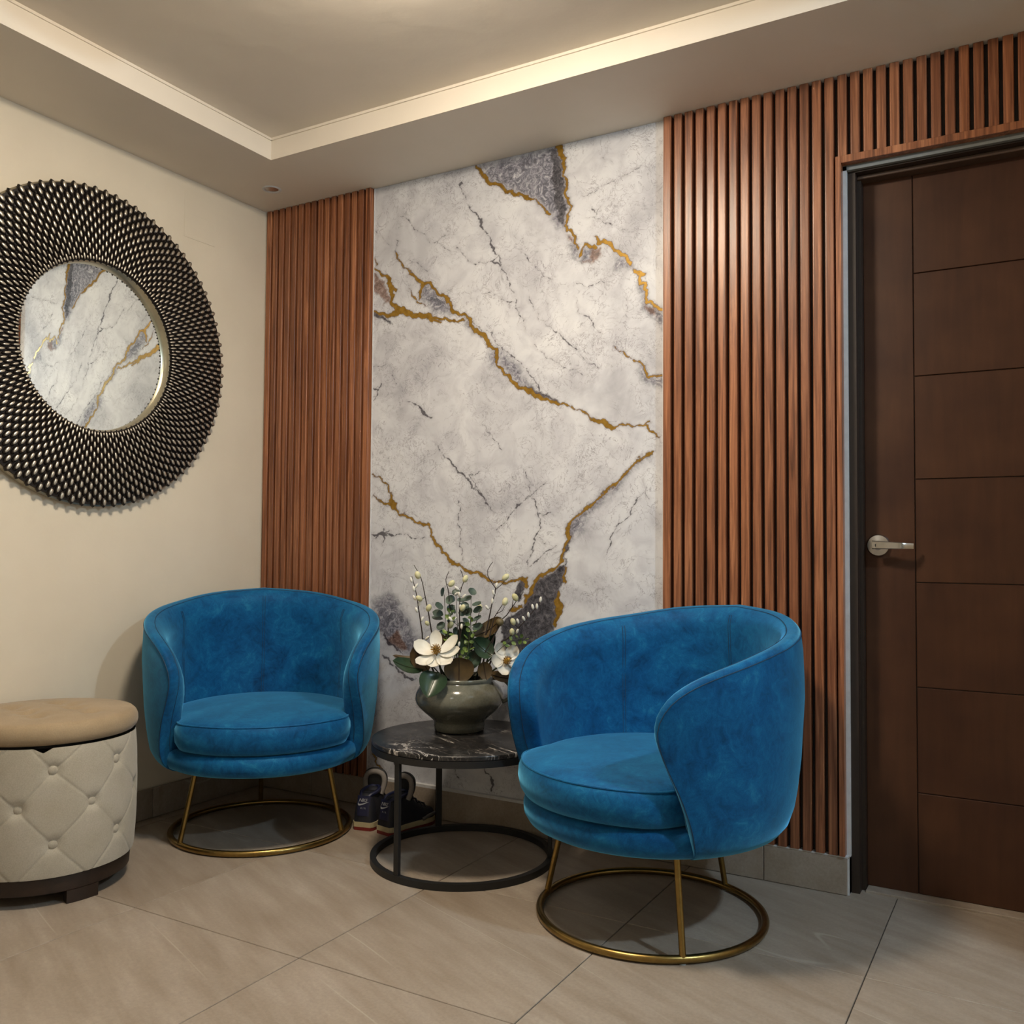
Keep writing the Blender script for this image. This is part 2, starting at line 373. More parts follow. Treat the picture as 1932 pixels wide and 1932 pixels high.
# ------------------------------------------------------------------ fluted slat panels (each rib its own piece)
RIB = [(0, 0), (.0050, -.001), (.0054, -.0215), (.0060, -.0236), (.0075, -.0249), (.0095, -.0253), (.0290, -.0253), (.0306, -.0248), (.0316, -.0234), (.0320, -.001), (.0365, 0)]
def rib_mesh(h, wd):
    k = wd/.0365
    prof = [(x*k, yy) for x, yy in RIB]
    prof = [(0, .0)] + prof[1:-1] + [(wd, .0)]
    return MB().prism(prof, 2, 0, h).mesh('slat', WOOD, 0)
def slat_panel(label, x0, x1, z0, z1, n):
    t = thing('slat_panel', label, 'wall panel', (x0, -.001, z0), group='fluted walnut wall panels')
    wd = (x1-x0)/n; me = rib_mesh(z1-z0, wd)
    MB().box((0, -.003, 0), (x1-x0, 0, z1-z0)).obj('backing', DARKWOOD, t, 0)
    for k in range(n): link('slat', me, t, loc=(wd*k, -.0012, 0))
    return t
slat_panel('narrow panel of reddish walnut ribs between the corner and the marble', .002, .569, BH+.001, HS-.001, 16)
slat_panel('tall panel of walnut ribs between the marble and the door', 1.774, 2.3195, BH+.005, HS-.001, 15)
slat_panel('short row of walnut ribs above the dark door', 2.3205, XR, DZ+.0245, HS-.001, 27)
cs = thing('door_casing', 'slim walnut edge trim framing the top and side of the door opening', 'trim', (0, 0, 0))
MB().box((2.320, -.031, BH+.005), (2.336, -.001, DZ+.024), .001).obj('side_trim', WOOD, cs, 0)
MB().box((2.336, -.031, DZ+.002), (XR, -.001, DZ+.024), .001).obj('head_trim', WOOD, cs, 0)

# ------------------------------------------------------------------ marble panel with veins traced as distance fields
MX0, MX1, MZ0, MZ1 = .5695, 1.7735, BH+.010, HS-.0005
GOLD = [
 [(1056,276,7),(1061,291,5),(1062,307,3),(1065,321,3.5),(1065.6,333,1.5),(1069,346,2),(1066,363,2.5),(1071,372,3),(1075,388,2.5),(1073,406,2),(1070,422,2),(1067,434,3),(1078,439,2),(1086,448,2.2),(1089,467,2)],
 [(1093,484,3),(1098,470,2),(1101,464,2),(1106,462,3),(1114,468,2.5),(1123,465,3)],
 [(1126,448,2),(1129,457,4),(1138,454,4),(1148,461,4),(1159,468,3),(1169,476,4),(1177,482,3.5),(1182,492,3.5),(1191,497,4)],
 [(1199,509,4),(1204,517,5),(1215,520,3)],
 [(1204,517,3),(1207,528,3),(1208,536,3),(1221,536,3),(1218,547,2.5),(1218,567,2),(1221,570,3),(1228,568,2),(1235,573,2),(1239,581,3),(1254,585,2.5)],
 [(899,313,2),(905,327,3),(916,333,4),(922,343,4),(931,347,3.5),(942,350,3),(955,360,3.5),(967,361,3),(975,370,4),(984,367,2),(992,372,5),(999,373,2),(1011,380,1.2),(1022,386,2),(1030,395,2),(1034,405,3)],
 [(1160,653,.8),(1166,661,.8),(1176,669,1.8),(1187,672,1.3),(1196,678,1),(1210,686,1.8),(1215,696,1.8),(1222,708,2),(1233,711,2),(1254,710,1.5)],
 [(746,478,1),(757,495,1.5),(762,503,1.8),(774,515,2),(787,525,3),(795,532,3.5),(809,536,2.5),(818,543,2),(827,551,2.5),(838,559,3.5),(844,568,3.5),(854,581,3),(858,587,4.5),(866,593,2.5),(878,596,3),(888,604,3),(894,618,3),(902,629,4.5),(913,635,5),(920,640,4.5),(925,651,3),(934,661,3),(937,672,3.5),(937,685,2.5),(945,694,2.5),(951,705,2),(964,716,3.5),(976,727,4),(992,737,4),(997,739,5),(1013,745,4.5),(1030,755,3),(1047,759,2.5),(1066,764,1.5),(1084,769,1.2),(1100,778,1.5),(1112,787,2),(1117,789,2),(1131,795,4.5),(1142,799,6),(1151,806,5),(1162,804,1.5),(1177,802,1.5),(1197,802,1.2),(1216,804,1.5),(1222,806,3),(1232,816,2),(1244,827,.6)],
 [(1216,804,1.2),(1228,795,.8)], [(795,532,3),(794,545,2.5),(793,562,1.5)],
 [(708,506,1),(718,515,2.5),(731,525,3.5),(736,532,4),(739,543,4.5),(738,554,3),(737,568,2.5),(746,576,4),(754,584,6)], [(739,542,3),(747,545,2.5)],
 [(704,585,1.5),(717,593,2.5),(731,595,3),(746,591,5),(762,588,7),(774,592,5),(787,596,5),(799,598,5),(812,594,4),(822,599,3.5),(833,604,2),(846,602,2.5),(860,606,2),(872,606,3)],
 [(807,598,3),(819,604,2.5),(830,609,1.5)], [(772,549,.8),(785,563,1.2),(800,578,.8)],
 [(704,895,1),(712,901,1.2),(721,904,1.8),(729,913,1.2),(736,930,1.4),(741,940,2.5),(742,951,5),(744,960,3),(753,968,1.2),(762,970,2),(774,979,2),(787,985,2.2),(801,991,2.2),(811,993,2),(816,1003,1.5),(815,1016,2.5),(824,1027,2.5),(835,1038,2.5),(844,1050,3),(854,1064,3.5),(866,1066,2.5),(875,1072,2.5),(886,1079,3),(902,1083,3),(919,1089,2.5),(932,1100,1.8),(959,1097,2),(981,1094,3),(991,1090,3),(994,1106,3.5)],
 [(704,937,1.2),(722,945,1.5),(733,952,3),(742,958,4)],
 [(1236,850,1),(1222,857,2.5),(1208,865,1.5),(1193,879,2),(1177,895,2.5),(1166,909,3),(1149,924,2),(1131,940,2),(1109,955,2),(1092,971,2),(1078,985,3),(1072,997,4.5),(1071,1013,4),(1067,1031,3),(1062,1050,2.5),(1059,1059,3),(1048,1070,2.5),(1036,1076,4),(1029,1082,3),(1017,1089,3.5),(1010,1098,3.5),(1006,1110,4),(1002,1121,3),(992,1125,4),(990,1135,3)],
 [(982,1143,2.5),(971,1149,4),(962,1155,2)], [(1068,1071,1.5),(1067,1089,2),(1064,1099,2.5)],
 [(1052,1118,2),(1053,1128,4),(1055,1141,8),(1052,1156,5),(1050,1167,4),(1048,1178,3)],
 [(704,488,1),(709,495,1.3),(714,500,.8)], [(703,1418,2),(712,1438,1.5),(722,1458,1.5)]]
DARK = [
 [(873,345,1.5),(868,352,1.5),(873,358,1),(876,372,.8),(880,380,.8),(886,392,.9),(895,402,1.5),(905,412,3),(910,425,2.5),(915,437,1),(926,455,1.5),(932,468,3),(936,480,1),(948,503,1),(955,520,.9),(968,552,.9),(974,575,1),(981,595,.8),(993,624,.6)],
 [(900,498,.8),(925,492,.9),(936,485,.8)], [(928,492,1.5),(945,502,2)], [(755,405,.5),(790,435,.6),(814,460,.5)], [(814,460,.5),(845,443,.5)], [(826,454,.4),(838,468,.5),(848,472,.4)],
 [(860,468,.7),(880,485,.8),(895,500,.6)], [(918,553,.8),(940,558,.7),(955,570,.8),(973,573,.6),(985,582,.5)], [(980,470,.6),(1000,490,.9),(1015,512,.7),(1040,526,.6)],
 [(1108,408,.6),(1140,418,.8),(1170,430,.6),(1203,444,.5)], [(1116,391,.7),(1127,405,.8),(1133,390,.7)], [(1127,405,.6),(1116,420,.5)], [(1090,535,.8),(1110,540,.9),(1142,532,.7)],
 [(823,838,1),(837,858,1.2),(850,872,1.5),(865,888,1.8),(878,900,2),(895,920,2),(910,937,2),(922,952,1.2),(936,971,.5)], [(884,896,1),(895,912,.9),(905,925,.9),(911,937,1)], [(884,896,1.3),(906,890,.6)],
 [(702,1008,1),(712,1008,3),(722,1009,3.5),(745,1008,1),(770,1010,.7),(785,1016,.7),(808,1017,.6)], [(724,1000,.8),(722,1012,1),(724,1024,.8)], [(706,1014,1),(735,1002,.8)],
 [(1217,930,.8),(1205,938,.8),(1195,955,.9),(1183,975,1),(1166,993,.8),(1155,1013,1.3),(1148,1035,.9),(1143,1048,.7)], [(1217,930,.8),(1226,943,.7)], [(1217,930,.5),(1213,905,.5)],
 [(940,999,.8),(960,975,1.5),(975,955,1.3),(990,945,.8),(1003,933,.8),(1030,912,.8)], [(992,893,.7),(1002,930,.6),(1010,955,1.2),(1018,972,.9),(1018,990,1.1),(1013,1010,.8),(1000,1045,1),(995,1070,.6)], [(1017,972,1),(1040,966,.9)], [(1018,1010,.6),(1028,1026,.8)],
 [(1048,1029,.9),(1022,1050,1),(1000,1068,.7)], [(866,945,.5),(866,985,.7),(870,1030,.8),(872,1062,.6)], [(705,730,1.5),(715,738,1.2),(721,727,1)], [(715,738,1.3),(704,756,1)],
 [(770,755,.6),(785,765,1),(800,777,3),(815,790,.8)], [(910,800,.6),(930,825,1),(945,847,.9)], [(996,560,.6),(1005,575,.9),(1018,602,.6),(1030,612,.5),(1055,630,.8),(1070,645,1.6),(1085,658,.8),(1110,685,.6),(1130,695,1)],
 [(1085,563,.5),(1095,590,.7),(1115,605,1),(1132,628,1)], [(1007,650,.5),(1030,673,.6),(1070,695,.7),(1100,706,.6)], [(945,655,.7),(965,670,1.2),(985,688,.8),(1003,710,.8),(1020,736,1.2)], [(893,600,.7),(903,618,.8),(908,624,1)], [(917,625,1),(925,624,.8),(935,645,.8),(947,660,.7)],
 [(722,1192,1.2),(735,1212,2.4),(748,1226,2.2),(760,1232,1)], [(720,1234,1.2),(728,1240,2),(738,1252,2),(750,1262,2),(762,1276,2),(775,1283,1.8),(786,1279,1.4)],
 [(739,1430,1),(745,1440,2),(753,1451,1)], [(853,1447,1),(867,1470,1)], [(915,1451,1),(921,1462,1.5),(927,1470,3),(930,1492,1.5)], [(960,285,.5),(955,292,.5)],
 [(745,478,.7),(747,462,.6),(752,455,.4)], [(700,430,.4),(735,460,.5)], [(1100,372,.4),(1150,345,.5),(1195,325,.6),(1213,310,.6)], [(1180,560,.4),(1185,600,.4)], [(1140,296,.5),(1155,308,.4)],
 [(705,690,.5),(730,690,.6)], [(735,690,.4),(745,715,.4),(760,740,.4)], [(770,490,.4),(810,510,.5),(822,488,.6)]]
GREY = [[(908,316),(1048,278),(1060,280),(1062,300),(1063,340),(1068,362),(1072,385),(1069,410),(1066,428),(1050,425),(1040,405),(1025,385),(1000,372),(975,365),(950,352),(925,340)],
 [(1163,484),(1183,495),(1190,500),(1165,507),(1160,500)], [(1206,537),(1216,545),(1217,570),(1238,585),(1254,588),(1254,617),(1240,608),(1228,598),(1218,580),(1210,560)],
 [(1210,690),(1216,700),(1225,711),(1254,713),(1254,728),(1240,730),(1225,722),(1212,712),(1208,700)], [(797,538),(815,545),(830,555),(845,575),(855,590),(840,592),(820,585),(805,570),(796,558)],
 [(876,600),(890,612),(900,630),(890,622),(880,612)], [(935,660),(938,690),(930,693),(924,668)], [(945,664),(975,690),(1000,730),(985,726),(962,708),(950,690)],
 [(1222,860),(1190,885),(1178,905),(1168,920),(1150,933),(1128,953),(1108,972),(1098,995),(1082,1010),(1076,1020),(1072,1015),(1076,990),(1092,973),(1130,942),(1166,911),(1185,890)],
 [(705,1135),(740,1120),(775,1180),(792,1225),(778,1235),(740,1215),(720,1195),(705,1190)], [(1076,470),(1086,455),(1090,480),(1082,484)], [(1098,472),(1112,470),(1116,490),(1098,494)]]
BROWN = [[(1068,442),(1084,450),(1082,456),(1072,455)], [(1112,470),(1132,464),(1138,480),(1130,488),(1113,496),(1098,496),(1116,490)], [(704,512),(728,535),(737,570),(724,576),(718,560),(704,545)], [(1218,575),(1236,582),(1235,598),(1224,590)], [(728,1205),(752,1190),(770,1225),(748,1226)]]
CHAR = [[(982,728),(1000,731),(1020,738),(1045,752),(1060,760),(1040,756),(1015,746),(992,735)], [(1071,1020),(1075,1022),(1075,1038),(1066,1050),(1068,1068),(1064,1066),(1063,1045)],
 [(1064,1066),(1068,1072),(1068,1092),(1058,1105),(1053,1120),(1051,1165),(1045,1190),(1000,1225),(950,1260),(945,1180),(985,1145),(993,1128),(1005,1115),(1012,1097),(1030,1085),(1050,1072)],
 [(980,1097),(991,1094),(991,1112),(984,1125),(975,1137),(972,1120)], [(1040,284),(1050,278),(1062,318),(1066,380),(1066,425),(1052,412),(1047,380),(1043,345)], [(705,588),(728,600),(742,612),(722,604),(704,596)]]
def build_marble():
    NX, NZ = 460, 880
    xs = np.linspace(MX0, MX1, NX+1); zs = np.linspace(MZ0, MZ1, NZ+1); yv = -.006
    X, Z = np.meshgrid(xs, zs)
    P = np.stack([X, np.full_like(X, yv), Z], -1) - np.array(CAM)
    dep = P@np.array(_f); U = 966+FPX*(P@np.array(_r))/dep; V = 966-FPX*(P@np.array(_u))/dep
    # small warp so that the traced strokes wander like natural veins
    U, V = (U+2.0*np.sin(V/7.1+U/19)+1.3*np.sin(V/3.1+1.3+U/8)+.6*np.sin(V/1.4+U/2.3), V+1.8*np.sin(U/6.3+V/23)+1.2*np.sin(U/2.7+.6+V/9)+.6*np.sin(U/1.3-V/2.1))
    fields = {k: np.full(U.shape, 40.0) for k in ('gold', 'dark', 'grey', 'brown', 'charcoal')}
    def win(x0, y0, x1, y1, pad):
        m = (U > x0-pad) & (U < x1+pad) & (V > y0-pad) & (V < y1+pad)
        r = np.where(m.any(1))[0]; c = np.where(m.any(0))[0]
        return None if len(r) == 0 else (slice(r[0], r[-1]+1), slice(c[0], c[-1]+1))
    def strokes(F, L):
        for S in L:
            for (x0, y0, h0), (x1, y1, h1) in zip(S[:-1], S[1:]):
                wd = win(min(x0, x1), min(y0, y1), max(x0, x1), max(y0, y1), 22)
                if wd is None: continue
                u, v = U[wd], V[wd]; dx, dy = x1-x0, y1-y0
                t = np.clip(((u-x0)*dx+(v-y0)*dy)/(dx*dx+dy*dy+1e-9), 0, 1)
                F[wd] = np.minimum(F[wd], np.hypot(u-x0-t*dx, v-y0-t*dy)-(h0+t*(h1-h0)))
    def polys(F, L):
        for S in L:
            A = np.array(S, float); wd = win(A[:, 0].min(), A[:, 1].min(), A[:, 0].max(), A[:, 1].max(), 22)
            if wd is None: continue
            u, v = U[wd], V[wd]; d = np.full(u.shape, 60.0); ins = np.zeros(u.shape, bool)
            for (x0, y0), (x1, y1) in zip(A, np.roll(A, -1, 0)):
                dx, dy = x1-x0, y1-y0; t = np.clip(((u-x0)*dx+(v-y0)*dy)/(dx*dx+dy*dy+1e-9), 0, 1)
                d = np.minimum(d, np.hypot(u-x0-t*dx, v-y0-t*dy))
                if dy != 0: ins ^= ((y0 > v) != (y1 > v)) & (u < dx*(v-y0)/dy+x0)
            F[wd] = np.minimum(F[wd], np.where(ins, -d, d))
    strokes(fields['gold'], GOLD); strokes(fields['dark'], DARK); polys(fields['grey'], GREY); polys(fields['brown'], BROWN); polys(fields['charcoal'], CHAR)
    me = bpy.data.meshes.new('marble_sheet'); n = (NX+1)*(NZ+1)
    co = np.stack([X-MX0, np.full_like(X, yv), Z-MZ0], -1).reshape(-1, 3)
    me.vertices.add(n); me.vertices.foreach_set('co', co.astype(np.float32).ravel())
    i = np.arange(NZ)[:, None]*(NX+1)+np.arange(NX)[None]; i = i.ravel()
    q = np.stack([i, i+1, i+NX+2, i+NX+1], -1)
    me.loops.add(q.size); me.loops.foreach_set('vertex_index', q.ravel().astype(np.int32))
    me.polygons.add(len(q)); me.polygons.foreach_set('loop_start', (np.arange(len(q))*4).astype(np.int32))
    me.update(calc_edges=True)
    for k, F in fields.items():
        a = me.attributes.new(k, 'FLOAT', 'POINT'); a.data.foreach_set('value', F.ravel().astype(np.float32))
    me.materials.append(MARBLE); return me
mp = thing('marble_panel', 'white and grey marble sheet with gold veins between the two slatted panels', 'wall panel', (MX0, 0, MZ0))
link('face', build_marble(), mp)
MB().box((0, -.0058, 0), (MX1-MX0, -.0005, MZ1-MZ0)).obj('edge', WHITE, mp, 0)
MB().box((-.0015, -.0100, 0), (.0015, -.0058, MZ1-MZ0)).obj('sealant_bead', WHITE, mp, 0)
MB().box((MX1-MX0-.0015, -.0100, 0), (MX1-MX0+.0005, -.0058, MZ1-MZ0)).obj('sealant_bead', WHITE, mp, 0)

# ------------------------------------------------------------------ door
DY = .088
dr = thing('door_1', 'dark brown flush door with grooved panels and a steel lever handle', 'door', (0, 0, 0)); dr['kind'] = 'structure'; del dr['category']
fr = MB().box((DX0+.001, .012, 0), (DX0+.024, .15, DZ-.016)).box((DX0+.020, .050, 0), (DX0+.034, .15, DZ-.022)).box((DX1-.036, .012, 0), (DX1, .15, DZ)).box((DX0+.001, .012, DZ-.018), (DX1, .15, DZ-.012))
fr.obj('jamb', JAMB, dr, 0)
MB().box((DX0+.024, .040, DZ-.030), (DX1, .15, DZ-.018), .002).obj('head_jamb', plain('worn_jamb_brown', (.075, .045, .030), .45), dr, 0)
MB().box((DX0-.009, -.003, BH), (DX0+.002, .011, DZ)).obj('plaster_edge', WHITE, dr, 0)
MB().box((DX0-.009, -.003, DZ-.013), (DX1, .011, DZ+.003)).obj('plaster_edge', plain('grey_plaster_head', (.17, .18, .175), .8), dr, 0)
MB().box((DX0+.03, DY+.002, .006), (DX1-.03, DY+.040, 2.112)).obj('core', DARKWOOD, dr, 0)
SX = 2.5178; g = .0012
MB().box((DX0+.034, DY-.004, .006), (SX-g, DY+.004, 2.112), .0012).obj('stile', DOOR, dr, 0)
gz = [.006, .295, .599, .903, 1.205, 1.509, 1.815, 2.112]
for a, b in zip(gz[:-1], gz[1:]): MB().box((SX+g, DY-.004, a+g), (DX1-.034, DY+.004, b-g), .0012).obj('panel', DOOR, dr, 0)
th_ = MB().box((DX0+.036, .035, -.003), (DX1-.03, .13, .006), .001).obj('threshold', TILE, dr, 0)
HX, HZ = 2.4165, 1.0108
hd = MB().lathe([(0, 0), (.0335, 0), (.0335, .004), (.030, .009), (.014, .011), (.012, .030), (0, .030)], 32).obj('handle_rose', STEEL, dr, 40, loc=(HX, DY-.004, HZ)); hd.rotation_euler = (PI/2, 0, 0)
lev = MB()
sec = []
for k in range(15):
    s = k/14; x = -.012+s*.112; yo = -.040-.010*math.sin(s*PI*.9)+(.012*max(0, s-.75)/.25); hh = .0125-.004*s; tt = .006-.002*s
    zc = .0015-.0035*s
    sec.append([(x, yo-tt, zc-hh*.8), (x, yo-tt*.6, zc-hh), (x, yo+tt*.6, zc-hh), (x, yo+tt, zc-hh*.8), (x, yo+tt, zc+hh*.8), (x, yo+tt*.6, zc+hh), (x, yo-tt*.6, zc+hh), (x, yo-tt, zc+hh*.8), (x, yo-tt, zc-hh*.8)])
lev.grid(sec); lev.f.append(tuple(range(8))); lev.f.append(tuple(14*9+k for k in range(8)))
lv = lev.obj('lever', STEEL, dr, 40, loc=(HX, DY-.004, HZ))
ky = MB().lathe([(0, .001), (.0075, .001), (.0075, 0), (.0095, 0), (.0095, -.006)], 20).obj('lock_cylinder', STEEL, lv, 40, loc=(-.002, -.0475, 0)); ky.rotation_euler = (PI/2, 0, 0)
MB().box((-.0012, -.0492, -.004), (.0012, -.0484, .004)).obj('keyhole', BLACK, lv, 0, loc=(-.002, 0, 0))

# ------------------------------------------------------------------ lamps
def ceiling_lamp(label, x, y, z, r, col, s):
    t = thing('ceiling_lamp', label, 'lamp', (x, y, z), group='round flush ceiling lamps')
    MB().lathe([(0, 0), (r*1.04, 0), (r*1.06, -.008), (r*1.06, -.018), (r*1.0, -.020), (0, -.020)], 40).obj('base', WHITE, t)
    MB().lathe([(r, -.020), (r*1.0, -.034), (r*.95, -.050), (r*.82, -.064), (r*.55, -.074), (0, -.079)], 32).obj('diffuser', emit('lamp_glow_'+str(len(bpy.data.materials)), col, s), t)
ceiling_lamp('round warm lamp mounted in the ceiling tray above the chairs', 1.54, -1.25, HT, .14, WARM, LAMP_TRAY)
ceiling_lamp('round cool white lamp on the hall ceiling to the right', 3.85, -1.25, HS, .06, COOL, LAMP_HALL)
ceiling_lamp('round neutral fill lamp added on the soffit behind the camera', 1.75, -3.30, HS, .16, NEUT, LAMP_FILL)  # unseen lamp, added as soft fill from the camera side
dl = thing('downlight', 'small unlit round downlight in the soffit over the corner', 'lamp', (.206, -.201, HS))
MB().lathe([(.026, 0), (.030, -.0035), (.036, -.003), (.038, 0)], 32).obj('trim_ring', WHITE, dl)
MB().lathe([(0, -.0008), (.018, -.0004), (.026, -.0002)], 24).obj('lens', STEEL, dl)

# ------------------------------------------------------------------ mirror on the left wall
MY, MZ, RO, RI = -.826, 1.676, .552, .292
mr = thing('wall_mirror', 'round wall mirror in a wide frame of dark bronze and silver beads', 'mirror', (0, MY, MZ))
def wallpt(r, a, h): return (h, r*math.cos(a), r*math.sin(a))
def hface(r):  # height of the frame surface above the wall
    s = (r-RI)/(RO-RI); return .026+.020*math.sin(PI*(.25+.62*s))
def ring(prof, n=128):
    b = MB(); b.lathe([(r, h) for r, h in prof], n)
    b.v = [(z, x, yy) for x, yy, z in b.v]; return b
ring([(RI, .006)]+[(RI+(RO-RI-.008)*k/10, hface(RI+(RO-RI-.008)*k/10)-.004) for k in range(11)]+[(RO-.005, .004), (RI, .004)]).obj('frame_ground', BRONZE, mr)
ring([(RO-.012, .003), (RO-.003, .003), (RO-.002, .022), (RO-.009, .026), (RO-.012, .020)]).obj('outer_rim', SILVER, mr)
ring([(RI-.006, .006), (RI-.006, .024), (RI-.001, .034), (RI+.006, .036), (RI+.008, .028), (RI+.002, .006)]).obj('inner_rim', SILVER, mr)
ring([(0, .010), (RI-.004, .010)]).obj('glass', GLASSM, mr, 0)
# beads: staggered rows of elongated beads
def bead_mesh():
    b = MB().ellipsoid((0, 0, 0), [(1, 0, 0), (0, 1, 0), (0, 0, 1)], (1, 1, 1), 8, 6)
    me = b.mesh('bead', BEAD, 80)
    a = me.attributes.new('rub', 'FLOAT', 'POINT')
    for i, q in enumerate(me.vertices): a.data[i].value = q.co.z
    return me
BM_ = bead_mesh(); NS = 168; ROWS = 7
spots = []
dr_ = (RO-RI-.012)/ROWS
for k in range(NS):
    a = 2*PI*(k+.5)/NS
    for i in range(ROWS+1):
        r = RI+.014+dr_*(i+(.5 if k % 2 else 0))
        if r > RO-.014: continue
        spots.append((r, a, dr_*.54, PI*r/NS*1.02, i))
    if k % 2:
        spots.append((RO-.0155, a, dr_*.30, PI*RO/NS, 9)); spots.append((RI+.0100, a, dr_*.28, PI*RI/NS*1.05, 0))
def bead_matrix(r, a, ln, wd):
    tilt = (hface(r+.01)-hface(r-.01))/.02
    rad = Vector((tilt, math.cos(a), math.sin(a))).normalized(); tan = Vector((0, -math.sin(a), math.cos(a))); nor = rad.cross(tan)
    if nor.x < 0: nor = -nor
    c = Vector(wallpt(r, a, hface(r)-.0035))
    m = Matrix(((rad.x*ln, tan.x*wd, nor.x*.0095, c.x), (rad.y*ln, tan.y*wd, nor.y*.0095, c.y), (rad.z*ln, tan.z*wd, nor.z*.0095, c.z), (0, 0, 0, 1))); return m
def inframe(r, a):
    p = Vector(wallpt(r, a, .04))+Vector((0, MY, MZ))-CAM; u = 966+FPX*p.dot(_r)/p.dot(_f); return u > -4
order = sorted(range(len(spots)), key=lambda i: (not inframe(spots[i][0], spots[i][1]), -spots[i][0]))
single = set(order[:300]); rest_v = []; rest_f = []; rest_r = []
bv = [v.co.copy() for v in BM_.vertices]; bf = [tuple(p.vertices) for p in BM_.polygons]
for i, (r, a, ln, wd, row) in enumerate(spots):
    m = bead_matrix(r, a, ln, wd)
    if i in single:
        o = link('bead', BM_, mr); o.matrix_local = m
    else:
        n = len(rest_v); rest_v += [m @ q for q in bv]; rest_f += [tuple(j+n for j in f) for f in bf]; rest_r += [q.z for q in bv]
me = bpy.data.meshes.new('bead_field'); me.from_pydata([tuple(q) for q in rest_v], [], rest_f); me.shade_smooth(); me.materials.append(BEAD)
at = me.attributes.new('rub', 'FLOAT', 'POINT'); at.data.foreach_set('value', np.array(rest_r, np.float32))
link('bead_field', me, mr, kind='stuff')

